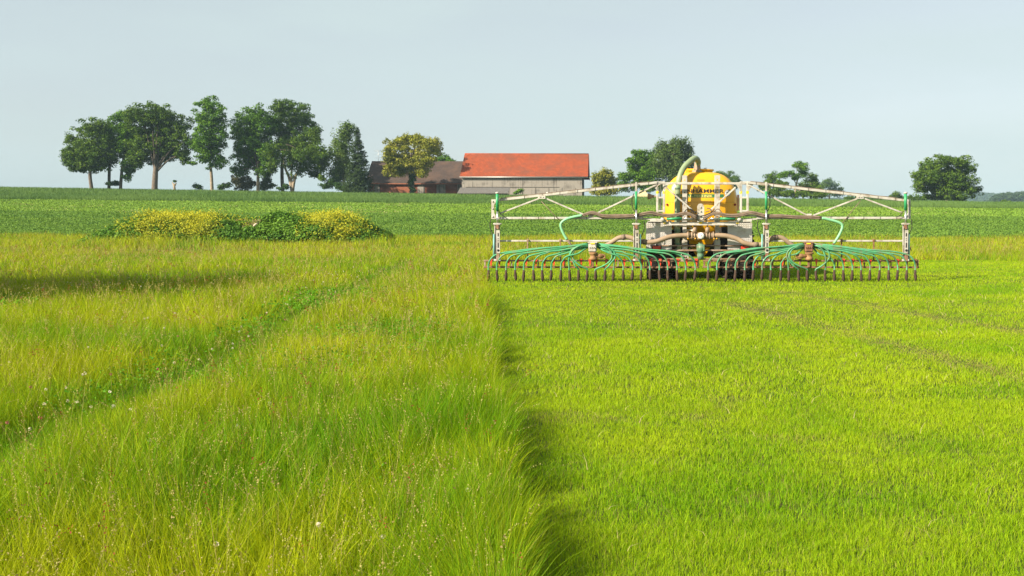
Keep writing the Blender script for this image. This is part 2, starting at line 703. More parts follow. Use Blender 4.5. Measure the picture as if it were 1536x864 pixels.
tag(seed, 'straw coloured seed heads on thin stalks in the tall meadow', 'grass', kind='stuff')

cl = Blades()
X, Y = scatter(4, 28, 4.5)
k = tall_mask(X, Y) & ((track(X, Y) > .25) | (vnoise(X, Y, 2.5, 51) > .72) | (RNG.random(len(X)) < .04))
X, Y = X[k], Y[k]
for x, y in zip(X, Y):
    hz = float(gz(x, y)) + random.uniform(.24, .46)
    n = 16
    d = RNG.normal(size=(n, 3))
    d /= np.linalg.norm(d, axis=1, keepdims=True)
    P = np.array((x, y, hz))[None] + d * 0.011
    c = np.array((0.72, 0.66, 0.55)) if random.random() < .7 else np.array((0.42, 0.13, 0.16))
    cl.cards(P, d, RNG.uniform(.010, .016, n), np.tile(c, (n, 1)) * RNG.uniform(.8, 1.1, (n, 1)))
    cl.add(np.array([x]), np.array([y]), np.array([float(gz(x, y))]), np.array([hz - float(gz(x, y))]), np.array([.004]), np.array([.03]), np.array([[.12, .2, .03]]), 2)
clo = cl.build('clover_flowers', leaf_grass)
tag(clo, 'small white and reddish clover heads scattered in the meadow', 'flowers', kind='stuff')

wd = Blades()
X, Y = scatter(3, 22, 26)
k = tall_mask(X, Y) & (vnoise(X, Y, 1.3, 46) > .55) & ((vnoise(X, Y, 4.5, 43) < .42) | (track(X, Y) > .3))
X, Y = X[k], Y[k]
for q_ in range(7):
    n = len(X)
    P = np.stack([X + RNG.normal(0, .06, n), Y + RNG.normal(0, .06, n), gz(X, Y) + RNG.uniform(.08, .30, n)], 1)
    nr = np.stack([RNG.normal(0, .5, n), RNG.normal(-.2, .5, n), np.full(n, .8)], 1)
    wd.cards(P, nr, RNG.uniform(.014, .034, n) * np.clip(Y / 8, .7, 2.2), mixc((.07, .22, .01), (.14, .32, .015), RNG.random(n)), RNG, .6)
weeds = wd.build('meadow_weeds', leaf_grass)
tag(weeds, 'broad leaved clover and weeds low in the hollows of the tall meadow', 'weeds', kind='stuff')

# ------------------------------------------------------------------ mown grass
def tyre_mark(X, Y):
    m = np.zeros(len(X))
    for (xa, ya, xb, yb) in ((2.0, 20.0, 4.6, 10.2), (3.6, 23.0, 6.9, 13.0)):
        t = (Y - ya) / (yb - ya)
        c = xa + (xb - xa) * t
        m = np.maximum(m, np.exp(-((X - c) / 0.30) ** 2) * (t > -.1) * (t < 1.3))
    return m * (0.45 + 0.55 * vnoise(X, Y, 1.4, 61))


mg = Blades()
for (Y0, Y1, dens, w, seg) in ((2.8, 6, 12500, .0034, 2), (6, 10, 7600, .0043, 2), (10, 16, 3400, .0064, 2), (16, 25, 1500, .0100, 1), (25, 41, 640, .017, 1)):
    X, Y = scatter(Y0, Y1, dens)
    k = (X > edge_x(Y) - 0.15) & (Y < MOWN_END + 0.8)
    X, Y = X[k], Y[k]
    n = len(X)
    tm = tyre_mark(X, Y)
    bare = smooth((vnoise(X, Y, 0.9, 63) * .6 + vnoise(X, Y, 0.25, 64) * .4 - .66) / .12) * (vnoise(X, Y, 5, 66) > .4)
    keep = RNG.random(n) > 0.35 * bare
    X, Y, tm, bare = X[keep], Y[keep], tm[keep], bare[keep]
    n = len(X)
    clump = vnoise(X, Y, 0.22, 62)
    big = vnoise(X, Y, 1.7, 65)
    h = (0.030 + 0.032 * clump + 0.024 * big) * RNG.uniform(.5, 1.35, n) * (1 - .5 * tm)
    t = np.clip(0.25 + 0.75 * vnoise(X, Y, 0.8, 67) + RNG.normal(0, .25, n) - .35 * (big - .5), 0, 1)
    c = mixc((0.150, 0.33, 0.005), (0.375, 0.495, 0.011), t)
    s = ((RNG.random(n) < 0.06 + 0.65 * tm + .2 * bare) * RNG.uniform(.5, 1, n))[:, None]
    c = c * (1 - s) + np.array((0.36, 0.30, 0.10))[None] * s
    c *= RNG.uniform(.8, 1.2, (n, 1))
    mg.add(X, Y, gz(X, Y) - 0.005, h, w * RNG.uniform(.6, 1.3, n), RNG.uniform(.1, .8, n), c, seg)
mown = mg.build('mown_grass', leaf_grass)
tag(mown, 'short bright green mown grass around the slurry spreader', 'grass', kind='stuff')

# strip of dropped cut stalks on the mown grass
lt = Blades()
X, Y = scatter(3, 24, 5)
k = (X > edge_x(Y) + .2)
X, Y = X[k], Y[k]
n = len(X)
az = RNG.uniform(0, 2 * np.pi, n)
lt.add(X, Y, gz(X, Y) + RNG.uniform(.03, .08, n), RNG.uniform(.05, .16, n), np.full(n, .005) * np.clip(Y / 8, .8, 2), RNG.uniform(.9, 2.2, n), mixc((0.42, .36, .14), (.5, .42, .22), RNG.random(n)), 3, az)
lit = lt.build('cut_stalks', leaf_grass)
tag(lit, 'pale dry cut stalks lying on the mown grass', 'cut grass', kind='stuff')

# ------------------------------------------------------------------ crops on the slope
crop_leaf = leaf_mat('crop_leaf', 0.30, 0.6, 0.12, (1, 1, .5))
ct = Blades()
for (v0, v1, dens, size, br) in ((70, 90, 60, .115, 0), (90, 110, 46, .135, 0), (110, 147, 32, .17, 1)):
    xa, xb = -XL * (v1 + 15) - 6, XR * (v1 + 15) + 6
    n = int(dens * (v1 - v0) * (xb - xa))
    X = RNG.uniform(xa, xb, n)
    v = RNG.uniform(v0, v1, n)
    row = np.round(v / 0.75) * 0.75
    v = np.where(RNG.random(n) < .7, row + RNG.normal(0, .12, n), v)
    Y = shear(X, v)
    k = (X > -XL * Y - 6) & (X < XR * Y + 6)
    X, Y, v = X[k], Y[k], v[k]
    n = len(X)
    Z = ground_v(X, v) + RNG.uniform(0.08, 0.42, n) * (0.75 + .4 * vnoise(X, Y, 3, 71))
    nr = np.stack([RNG.normal(0, .7, n), RNG.normal(-.35, .6, n), np.abs(RNG.normal(.8, .3, n))], 1)
    if br:
        t = np.clip(vnoise(X, Y * 3, 6, 72) + RNG.normal(0, .2, n), 0, 1)
        c = mixc((0.135, 0.245, 0.026), (0.20, 0.315, 0.038), t)
        pale = (vnoise(X, Y * 2.5, 5, 73) > .80) & (RNG.random(n) < .3)
        c[pale] = (0.34, 0.34, 0.14)
    else:
        band = np.sin(v * 0.62) * .5 + .5
        t = np.clip(.5 * vnoise(X, Y * 3, 8, 74) + .35 * band ** 3 + RNG.normal(0, .15, n), 0, 1)
        c = mixc((0.092, 0.185, 0.025), (0.170, 0.270, 0.034), t)
    ct.cards(np.stack([X, Y, Z], 1), nr, size * RNG.uniform(.7, 1.35, n), c * RNG.uniform(.8, 1.2, (n, 1)))
crop = ct.build('row_crop', crop_leaf)
tag(crop, 'low leafy green row crop on the slope behind the meadow', 'crop', kind='stuff')

wt = Blades()
for (v0, v1, dens, w) in ((147, 152, 60, .06), (152, 166, 24, .08), (166, 214, 12, .10)):
    xa, xb = -XL * (v1 + 15) - 10, XR * (v1 + 15) + 10
    n = int(dens * (v1 - v0) * (xb - xa))
    X = RNG.uniform(xa, xb, n)
    v = RNG.uniform(v0, v1, n)
    v = v0 + np.abs(v - v0) if v0 == 147 else v
    Y = shear(X, v)
    k = (X > -XL * Y - 10) & (X < XR * Y + 10)
    X, Y, v = X[k], Y[k], v[k]
    n = len(X)
    tram = np.abs(((X + 0.1 * Y) % 21) - 10) < .25
    h = (0.80 + 0.25 * vnoise(X, Y, 4, 81)) * RNG.uniform(.72, 1.15, n) * np.where(tram, .6, 1)
    c = mixc((0.085, 0.165, 0.040), (0.145, 0.235, 0.055), np.clip(vnoise(X, Y, 12, 82) + RNG.normal(0, .25, n), 0, 1))
    wt.add(X, Y, ground_v(X, v) - .03, h, w * RNG.uniform(.6, 1.3, n), RNG.uniform(.03, .3, n), c * RNG.uniform(.8, 1.2, (n, 1)), 2)
wheat = wt.build('cereal_crop', crop_leaf)
tag(wheat, 'taller blue-green cereal crop along the crest of the slope', 'crop', kind='stuff')

# ------------------------------------------------------------------ trees
tree_leaf = leaf_mat('tree_leaf', 0.25, 0.6, 0.12, (1, 1, .5))
m_bark = mat('bark', (0.13, 0.10, 0.075), 0.9, var=.35, scale=2.5, bump=.6)
m_bark_dark = mat('dark_bark', (0.085, 0.068, 0.05), 0.9, var=.35, scale=2.5, bump=.6)
m_bark_pale = mat('pale_bark', (0.27, 0.21, 0.145), 0.85, var=.3, scale=2.5, bump=.5)


def crown(lobes, Y, c0, c1, name, parent, a=0.78, leaf=0.33, per=50, fill=1.0, droop=0.0, rng=None, spread=0.35):
    rng = rng or RNG
    B = Blades()
    xs = [l[0] for l in lobes]
    wpx = (max(xs) - min(xs)) / F_PX * Y + 2
    if len(lobes) >= 7:      # inner foliage between the outer boughs
        ys = [l[1] for l in lobes]
        lobes = lobes + [(sum(xs) / len(xs), sum(ys) / len(ys) + .06 * (max(ys) - min(ys)), .34 * (max(xs) - min(xs)), .36 * (max(ys) - min(ys)))]
    for (px, py, rx, ry) in lobes:
        dz = rng.uniform(-spread, spread) * wpx
        C = np.array(W(px, py, Y + dz))
        k = (Y + dz) / F_PX
        rr = np.array((rx * k, 0.5 * (rx + ry) * k, ry * k)) * 1.27
        aa = min(a, 0.6 * min(rr[0], rr[2]) + .15)
        ns = max(5, int(fill * 4.2 * rr[0] * rr[2] / aa ** 2))
        d = rng.normal(size=(ns, 3))
        d /= np.linalg.norm(d, axis=1, keepdims=True)
        rad = rng.uniform(0, 1, ns) ** 0.45 * rng.uniform(.85, 1.22, ns)
        cc = C[None] + d * rad[:, None] * np.maximum(rr - aa * .55, rr * .35)[None]
        for s in range(ns):
            n = int(per * (aa / a) ** 2 * rng.uniform(.6, 1.2)) + 8
            e = rng.normal(size=(n, 3))
            e /= np.linalg.norm(e, axis=1, keepdims=True)
            r = rng.uniform(0.15, 1, n) ** .5
            sr = aa * rng.uniform(.65, 1.2)
            P = cc[s][None] + e * (r * sr)[:, None] * np.array((1.1, 1.1, 0.75 + droop))[None]
            if droop:
                P[:, 2] -= droop * rng.random(n) * sr
            nr = e * np.array((1, 1, 1.2))[None] + rng.normal(0, .55, (n, 3)) + np.array((0, 0, .25))[None]
            t = np.clip(rng.uniform(0, .6) + rng.normal(0, .2, n), 0, 1)
            B.cards(P, nr, leaf * rng.uniform(.6, 1.35, n), mixc(c0, c1, t) * rng.uniform(.8, 1.2, (n, 1)), rng)
    o = B.build(name, tree_leaf, parent)
    return o


def tree(name, label, lobes, Y, trunks, c0, c1, cat='tree', group=None, bark=None, limbs=True, seed=0, **kw):
    """trunks: list of lists of (px, py, radius px); lobes (px, py, rx, ry) as seen from the camera at depth Y"""
    rng = np.random.default_rng(seed + int(lobes[0][0]) * 7)
    rnd = random.Random(seed + int(lobes[0][0]))
    bx = trunks[0][0][0] if trunks else lobes[0][0]
    X = (bx - PPX) / F_PX * Y
    zb = float(gz(X, Y))
    root = empty(name, (X, Y, zb), label, cat, group)
    k = Y / F_PX
    if trunks:
        b, lb = MB(), MB()
        for tr in trunks:
            pts, rs = [], []
            for j, (px, py, r) in enumerate(tr):
                p = W(px, py, Y)
                if j == 0:
                    p.z = float(gz(p.x, Y)) - 0.3
                    pts.append(p)
                    rs.append(r * k * 1.25)
                    p2 = W(px, py, Y)
                    p2.z = max(p2.z, p.z + .9)
                    pts.append(p2)
                    rs.append(r * k)
                    continue
                pts.append(p)
                rs.append(r * k)
            pl = catmull(pts, 4)
            rl = list(np.interp(np.linspace(0, len(pts) - 1, len(pl)), range(len(pts)), rs))
            b.tube(pl, rl, 8)
            if limbs:
                top = pts[-1]
                mid = pts[-2] if len(pts) > 2 else (pts[0] + pts[-1]) / 2
                for (lx, ly, rx, ry) in lobes:
                    if rnd.random() < .8 and len(trunks) == 1 or rnd.random() < .45:
                        t = rnd.uniform(.1, 1)
                        s = mid.lerp(top, t)
                        e = W(lx + rnd.uniform(-.5, .5) * rx, ly - rnd.uniform(-.3, .5) * ry, Y + rnd.uniform(-.3, .3) * rx * k * 3)
                        m_ = s.lerp(e, .5) + Vector((0, 0, .12 * (e - s).length))
                        r0 = rs[-1] * rnd.uniform(.45, .8)
                        pl = catmull([s, m_, e], 4)
                        lb.tube(pl, list(np.linspace(r0, .05, len(pl))), 6)
        b.build('trunk', bark or m_bark, root)
        if lb.v:
            lb.build('limbs', m_bark_dark, root)
    crown(lobes, Y, c0, c1, 'crown', root, rng=rng, **kw)
    return root


OAK = ((0.048, 0.104, 0.008), (0.152, 0.232, 0.018))
OAK2 = ((0.046, 0.102, 0.012), (0.130, 0.208, 0.022))
ASH = ((0.052, 0.130, 0.008), (0.140, 0.262, 0.015))
BIRCH = ((0.080, 0.145, 0.026), (0.165, 0.235, 0.045))
LIND = ((0.170, 0.195, 0.016), (0.370, 0.345, 0.048))
BUSH = ((0.035, 0.090, 0.015), (0.075, 0.140, 0.020))
G = 'trees along the crest'

tree('oak_tree', 'broad dark green oak at the far left end of the tree row', [(103, 237, 13, 13), (117, 216, 17, 20), (141, 194, 19, 16), (152, 222, 22, 24), (124, 238, 20, 17), (120, 252, 16, 7), (141, 246, 20, 12)], 211,
     [[(137, 280, 2.6), (135, 262, 2.4), (138, 240, 2.0), (142, 215, 1.4)]], *OAK, group=G, seed=1)
tree('deciduous_tree', 'slim dark tree with a bare straight trunk behind the leftmost oak', [(160, 200, 14, 18), (166, 224, 12, 17), (163, 242, 13, 10)], 217,
     [[(163.5, 280, 2.3), (164, 255, 2.1), (165, 225, 1.5)]], *OAK2, group=G, bark=m_bark_dark, seed=2)
tree('deciduous_tree', 'slanting dark trunked tree with leafy shoots hanging low, left of the biggest oak', [(181, 180, 13, 14), (196, 176, 14, 12), (180, 202, 17, 18), (196, 210, 14, 18), (186, 226, 14, 10), (192, 254, 12, 8), (203, 246, 11, 8), (190, 266, 6, 6)], 213,
     [[(181, 280, 2.3), (183, 255, 2.1), (187, 228, 1.9), (190, 200, 1.2)]], *ASH, group=G, bark=m_bark_dark, seed=3)
tree('oak_tree', 'tallest spreading oak with a thick straight trunk, left of the slender tree', [(232, 172, 26, 18), (207, 180, 17, 18), (256, 186, 24, 17), (271, 207, 15, 20), (236, 203, 28, 18), (212, 222, 23, 18), (256, 224, 26, 16), (274, 234, 11, 12), (233, 236, 20, 10), (206, 238, 13, 11)], 210,
     [[(232, 281, 4.4), (233, 262, 3.9), (234, 246, 3.0)]], *OAK, group=G, seed=4)
tree('slender_tree', 'tall narrow airy tree standing alone between the spreading oaks', [(311, 153, 15, 10), (317, 168, 20, 14), (305, 183, 13, 12), (326, 186, 13, 13), (312, 204, 20, 14), (326, 222, 16, 14), (299, 219, 13, 12), (288, 212, 8, 7), (309, 236, 13, 9), (328, 242, 14, 10), (290, 245, 7, 4), (334, 202, 6, 8)], 210,
     [[(318, 284, 2.6), (317, 262, 2.2), (315, 240, 1.8), (313, 200, 1.3), (314, 165, .6)]], *ASH, group=G, bark=m_bark_pale, seed=5, fill=.8, a=.75)
tree('maple_tree', 'leafy green tree with a short pale trunk above brownish bushes', [(376, 178, 20, 16), (361, 197, 15, 18), (394, 184, 18, 20), (380, 212, 26, 18), (358, 232, 12, 14), (385, 240, 21, 16), (404, 232, 13, 18), (362, 254, 13, 10), (395, 256, 12, 10)], 213,
     [[(387, 284, 2.6), (387, 262, 2.1), (386, 244, 1.4)]], *ASH, group=G, bark=m_bark_pale, seed=6)
tree('deciduous_tree', 'highest crowned tree of the dense clump, on one straight trunk', [(424, 160, 15, 12), (441, 170, 21, 18), (416, 184, 16, 18), (456, 187, 18, 16), (431, 203, 26, 16), (470, 200, 12, 12)], 217,
     [[(424, 285, 2.8), (423, 262, 2.6), (424, 235, 2.2), (430, 195, 1.4)]], *OAK2, group=G, seed=7)
tree('deciduous_tree', 'broad tree forking near the ground into several bare stems, left of the birch', [(412, 228, 15, 14), (436, 220, 24, 16), (464, 216, 20, 16), (478, 230, 17, 16), (450, 236, 24, 12), (486, 246, 9, 14), (474, 262, 11, 7), (408, 248, 8, 10), (484, 268, 6, 5)], 210,
     [[(438, 285, 2.8), (433, 265, 1.9), (427, 250, 1.6), (425, 232, 1.0)], [(439, 285, 2.6), (443, 265, 1.9), (450, 250, 1.6), (455, 230, 1.0)], [(438, 285, 2.2), (437, 262, 1.5), (440, 240, 1.1)]], *OAK, group=G, bark=m_bark_pale, seed=8)
tree('birch_tree', 'pale green drooping birch beside the dark spruce', [(521, 194, 13, 10), (513, 210, 15, 14), (506, 230, 11, 18), (517, 236, 11, 18), (504, 258, 10, 14), (514, 262, 11, 14)], 212,
     [[(516, 284, 2.0), (515, 260, 1.6), (518, 230, 1.2), (521, 200, .6)]], *BIRCH, group=G, bark=m_bark_pale, seed=9, droop=.5, a=.8)

# spruce: whorls of drooping boughs
def spruce(name, label, px, top, base, half, Y, group):
    X = (px - PPX) / F_PX * Y
    zb = float(gz(X, Y))
    zt = W(px, top, Y).z
    root = empty(name, (X, Y, zb), label, 'tree', group)
    MB().tube([(X, Y, zb - .3), (X, Y, zb + 4), (X, Y, zt)], [.26, .2, .02], 8).build('trunk', m_bark_dark, root)
    B = Blades()
    rng = np.random.default_rng(5)
    Rm = half / F_PX * Y
    H = zt - zb
    nw = 44
    for i in range(nw):
        t = (i + .5) / nw
        z0 = zb + .5 + (H - .5) * t
        r = Rm * (1 - t) ** .85 * (1 if i % 2 else .86)
        nb = max(5, int(15 * (1 - t)) + 4)
        for j in range(nb):
            a = rng.uniform(0, 2 * np.pi)
            L = r * rng.uniform(.75, 1.12) + .15
            n = int(46 * L / Rm) + 14
            s = rng.uniform(.1, 1, n) ** .7
            P = np.stack([X + np.cos(a) * L * s, Y + np.sin(a) * L * s, z0 - .32 * L * s ** 1.0 + .28 * L * s ** 3], 1)
            P += rng.normal(0, .10 + .05 * L, (n, 3)) * np.array((1, 1, .6))[None]
            nr = np.stack([np.cos(a) * np.ones(n) * .5, np.sin(a) * np.ones(n) * .5, np.ones(n) * .8], 1) + rng.normal(0, .5, (n, 3))
            tt = np.clip(s * .6 + rng.normal(0, .2, n), 0, 1)
            B.cards(P, nr, rng.uniform(.22, .42, n), mixc((0.022, 0.050, 0.016), (0.060, 0.095, 0.024), tt) * rng.uniform(.8, 1.2, (n, 1)), rng, .45)
    B.build('crown', tree_leaf, root)
    return root


spruce('spruce_tree', 'dark pointed spruce at the left end of the brown roofed farm building', 540, 191, 284, 25, 206, G)

# ivy trunk linden in front of the low farm building
tree('linden_tree', 'yellow-green flowering linden with an ivy covered trunk before the brown roof', [(619, 209, 18, 9), (596, 217, 17, 11), (582, 232, 9, 14), (600, 238, 20, 16), (636, 217, 20, 12), (652, 222, 10, 14), (640, 238, 18, 14), (584, 254, 9, 10), (620, 250, 22, 12), (598, 258, 14, 8), (634, 258, 9, 7)], 213,
     [[(618, 287, 3.4), (618, 272, 3.0), (617, 255, 2.4), (616, 230, 1.5)]], *LIND, group=G, seed=10, a=.8, fill=1.1, spread=.2)
tree('ivy_plant', 'dark green ivy wrapped round the trunk of the yellow-green linden', [(618, 284, 4.6, 5), (617, 275, 5, 6), (618, 266, 6, 6)], 212.6, [], (0.03, .08, .015), (.06, .12, .02), cat='climbing plant', seed=11, a=.5, spread=.05, leaf=.22)
tree('deciduous_tree', 'green treetop showing above the brown roof just right of the linden', [(664, 239, 12, 7), (674, 243, 10, 5), (655, 244, 9, 7)], 246, [[(664, 290, 2), (664, 250, 1.3)]], *ASH, group=G, seed=12)
tree('round_tree', 'small round pale olive tree right of the red roofed barn', [(907, 262, 11, 10), (897, 269, 10, 10), (914, 272, 10, 11), (905, 279, 15, 10), (893, 283, 9, 8), (914, 286, 10, 7), (903, 289, 12, 5)], 205, [], (0.16, .18, .022), (.32, .30, .05), group=G, seed=13, a=.75)
tree('ash_tree', 'bushy green tree left of the tall tree behind the yellow tank', [(958, 232, 14, 10), (947, 244, 9, 7), (968, 246, 18, 16), (951, 262, 16, 12), (978, 262, 16, 14), (976, 240, 12, 14), (982, 278, 18, 10), (934, 266, 9, 8), (962, 278, 20, 10), (936, 281, 12, 9)], 216,
     [[(963, 294, 2.4), (963, 268, 1.8), (963, 240, 1.0)]], *ASH, group=G, seed=14)
tree('willow_tree', 'tall feathery grey-green tree directly left of the yellow tank', [(1019, 214, 16, 10), (996, 222, 14, 12), (1010, 230, 24, 16), (1032, 228, 9, 14), (990, 248, 15, 18), (1012, 256, 22, 20), (1033, 252, 9, 16), (1010, 278, 22, 12)], 214,
     [[(1012, 296, 2.6), (1011, 265, 2.0), (1010, 230, 1.1)]], (0.065, .115, .024), (.125, .18, .040), group=G, bark=m_bark_pale, seed=15, droop=.5, a=.85)
tree('deciduous_tree', 'distant rounded tree showing just right of the tank top', [(1086, 264, 14, 8), (1100, 272, 10, 9), (1070, 264, 8, 6), (1088, 278, 18, 9)], 330, [[(1088, 300, 2), (1088, 276, 1.2)]], *OAK2, group=G, seed=16)
tree('deciduous_tree', 'dark round tree leftmost of the clump behind the right boom', [(1158, 269, 12, 11), (1150, 280, 10, 10), (1170, 280, 12, 10)], 235, [[(1160, 298, 1.9), (1160, 275, 1.1)]], *OAK, group=G, seed=17)
tree('deciduous_tree', 'sparse flat topped tree with a pale leaning trunk behind the right boom', [(1201, 250, 12, 6), (1206, 258, 9, 6), (1186, 261, 12, 5), (1172, 264, 9, 5), (1196, 267, 9, 4)], 225,
     [[(1192, 298, 1.5), (1194, 280, 1.3), (1198, 262, .9)], [(1205, 298, 1.2), (1198, 283, 1.0), (1190, 268, .6)]], *ASH, group=G, bark=m_bark_pale, seed=18, a=.7, fill=.8)
tree('deciduous_tree', 'dense green tree right of the sparse flat topped tree', [(1216, 270, 13, 10), (1224, 282, 12, 9), (1206, 284, 13, 8), (1190, 290, 12, 5)], 228, [[(1216, 298, 1.8), (1216, 275, 1.1)]], *OAK, group=G, seed=19)
tree('deciduous_tree', 'hazy bluish tree farther back at the right of the boom clump', [(1238, 276, 13, 8), (1250, 284, 11, 9), (1258, 288, 7, 8), (1236, 290, 14, 7)], 480, [[(1244, 305, 1.6), (1244, 282, 1)]], *OAK2, group=G, seed=20, a=1.6, leaf=.6)
tree('deciduous_tree', 'small pointed tree left of the solitary oak on the right', [(1346, 291, 6, 5), (1340, 297, 6, 5), (1352, 298, 6, 5)], 262, [[(1346, 306, 1.2), (1346, 296, .8)]], *OAK, group=G, seed=21, a=.7)
tree('oak_tree', 'solitary wide oak standing at the right of the picture', [(1412, 242, 20, 10), (1432, 241, 16, 9), (1394, 250, 14, 12), (1446, 250, 15, 13), (1378, 266, 13, 12), (1412, 262, 26, 15), (1446, 270, 20, 16), (1400, 282, 22, 14), (1432, 286, 24, 13), (1461, 288, 12, 9), (1378, 284, 9, 8), (1408, 296, 20, 7), (1440, 298, 12, 6)], 206,
     [[(1421, 304, 3.6), (1421, 288, 3.0), (1420, 262, 1.8)]], *OAK, group=G, seed=22)


def bush(label, lobes, Y, c, name='bush', seed=0, **kw):
    return tree(name, label, lobes, Y, [], *c, cat='bush', group='bushes along the crest', seed=seed, a=.6, leaf=.27, **kw)


bush('low spreading bush at the foot of the slanting dark trunks', [(166, 276, 7, 3.5), (175, 275, 7, 4)], 214, BUSH, seed=31)
bush('tiny dark bush left of the slender tree trunk', [(293, 279, 5, 3.5), (299, 281, 6, 3)], 214, OAK2, seed=32)
bush('light green bush at the left of the brownish thicket', [(339, 278, 8, 5), (333, 281, 5, 4)], 213, BUSH, seed=33)
bush('brownish thicket under the tree with the short pale trunk', [(358, 270, 11, 9), (372, 274, 12, 9), (365, 280, 14, 6)], 216, ((.05, .065, .02), (.10, .085, .035)), name='thicket', seed=34)
bush('dark bush between the pale trunk and the forked stems', [(399, 272, 9, 8), (405, 279, 8, 6), (394, 281, 8, 5)], 216, OAK2, seed=35)
bush('small green bush at the foot of the forked stems', [(428, 280, 5, 5), (420, 283, 4, 3)], 209, BUSH, seed=36)
bush('rounded bushes at the foot of the pale birch', [(499, 275, 10, 8), (488, 280, 9, 5), (512, 279, 10, 6)], 208, BUSH, seed=37)
bush('small rounded bush against the grey barn boards', [(780, 287, 5.5, 4.5), (775, 289, 4, 3)], 206, ASH, seed=38)
bush('low dark hedge reaching left of the solitary oak', [(1368, 298, 9, 5), (1382, 299, 9, 5)], 240, OAK2, name='hedge', seed=39)
bush('low hedge on the crest between the boom clump and the small pointed tree', [(1275, 297, 9, 4), (1290, 299, 10, 4), (1306, 300, 10, 3.5), (1322, 301, 9, 3.5)], 290, OAK2, name='hedge', seed=40)
bush('low dense bushes under the sparse flat topped tree', [(1163, 291, 14, 6), (1185, 291, 14, 6), (1206, 292, 12, 6), (1228, 292, 12, 6)], 226, OAK, name='thicket', seed=42)
bush('small bush on the horizon at the right edge', [(1506, 303, 6, 3.5), (1514, 305, 5, 3)], 240, OAK, seed=41)

# pollarded stump
X = (265 - PPX) / F_PX * 210
st = empty('tree_stump', (X, 210, float(gz(X, 210))), 'short pollarded stump with a forked top between two oaks', 'stump')
b = MB()
z0 = st.location.z
b.tube([(X + .1, 210, z0 - .2), (X, 210, z0 + 1.1), (X - .15, 210, z0 + 2.0)], [.28, .24, .22], 8)
b.tube([(X - .1, 210, z0 + 1.4), (X - .35, 210, z0 + 2.3)], [.18, .12], 7)
b.tube([(X, 210, z0 + 1.4), (X + .4, 210, z0 + 2.2)], [.17, .13], 7)
b.build('trunk', m_bark_pale, st)
crown([(262.5, 271.5, 2.4, 2.2)], 210, *BUSH, 'shoots', st, a=.3, leaf=.2)

# out-of-frame tree on the left whose shadow lies across the meadow
def free_tree(name, label, x, y, H, r, seed):
    rng = np.random.default_rng(seed)
    root = empty(name, (x, y, 0), label, 'tree')
    MB().tube([(x, y, -.2), (x, y, H * .35), (x, y, H * .8)], [.3, .24, .08], 8).build('trunk', m_bark, root)
    B = Blades()
    for i in range(85):
        d = rng.normal(size=3)
        d /= np.linalg.norm(d)
        c = np.array((x, y, H * .62)) + d * np.array((r, r, H * .33)) * rng.uniform(.3, .95)
        n = 240
        e = rng.normal(size=(n, 3))
        e /= np.linalg.norm(e, axis=1, keepdims=True)
        B.cards(c[None] + e * (rng.uniform(.2, 1, n) ** .5 * 1.15)[:, None], e + rng.normal(0, .5, (n, 3)), rng.uniform(.14, .3, n), mixc(OAK[0], OAK[1], rng.random(n)), rng)
    B.build('crown', tree_leaf, root)


free_tree('deciduous_tree', 'round tree just outside the left edge that shades the meadow', -21.6, 16.8, 9.8, 4.2, 3)

# far woods on the hills: one mass
fw = Blades()
rng = np.random.default_rng(9)
n = 2600
hx = rng.uniform(880, 1880, n)
t = rng.uniform(.3, 1, n)
hp = np.interp(hx, [880, 1000, 1150, 1250, 1330, 1400, 1470, 1500, 1536, 1620, 1750, 1900], [314, 311, 306, 300, 297, 297, 294, 288, 287, 290, 300, 312])
Yd = 1500 + t * 340
k = 1500 / F_PX
zt = -6 + (CAM_H + (319 - hp) * k + 6) * np.sin(np.pi * t * .5)
C = np.stack([(hx - PPX) * k, Yd, zt], 1)
for j in range(34):
    e = rng.normal(size=(n, 3))
    e /= np.linalg.norm(e, axis=1, keepdims=True)
    P = C + e * np.array((4.5, 4.5, 4.0))[None] * rng.uniform(.6, 1.1, (n, 1)) + np.array((0, 0, 2.0))[None]
    fw.cards(P, e + rng.normal(0, .4, (n, 3)), rng.uniform(2.0, 4.2, n), mixc((.025, .055, .016), (.05, .085, .02), rng.random(n)), rng)
# nearer wooded tongue at the right edge
n = 420
hx = rng.uniform(1478, 1650, n)
Yd = rng.uniform(800, 900, n)
top = np.interp(hx, [1478, 1490, 1510, 1536, 1600, 1650], [305, 297, 292, 291, 294, 300])
zz = CAM_H + (319 - rng.uniform(0, 1, n) ** .5 * (310 - top) * 0 - (top + rng.uniform(0, 10, n))) / F_PX * Yd
C = np.stack([(hx - PPX) / F_PX * Yd, Yd, zz], 1)
for j in range(40):
    e = rng.normal(size=(n, 3))
    e /= np.linalg.norm(e, axis=1, keepdims=True)
    fw.cards(C + e * np.array((3.2, 3.2, 2.6))[None] * rng.uniform(.6, 1.1, (n, 1)), e + rng.normal(0, .4, (n, 3)), rng.uniform(1.2, 2.6, n), mixc((.025, .055, .016), (.05, .085, .02), rng.random(n)), rng)
wood = fw.build('distant_wood', tree_leaf)
tag(wood, 'blue hazy woods on the far hills at the right', 'wood', kind='stuff')

# ------------------------------------------------------------------ weed covered heap in the meadow
HY = 59.0
prof_px = [150, 158, 172, 195, 230, 262, 285, 330, 360, 385, 420, 450, 468, 495, 520, 540, 560, 576, 584]
prof_py = [359, 349, 340, 333, 326, 327, 327, 324, 326, 328, 323, 324, 326, 321, 326, 334, 343, 350, 359]
px0 = np.array(prof_px, float)
Xp = (px0 - PPX) / F_PX * HY
Zp = CAM_H + (319 - np.array(prof_py, float)) / F_PX * HY
gb = float(gz(Xp.mean(), HY))


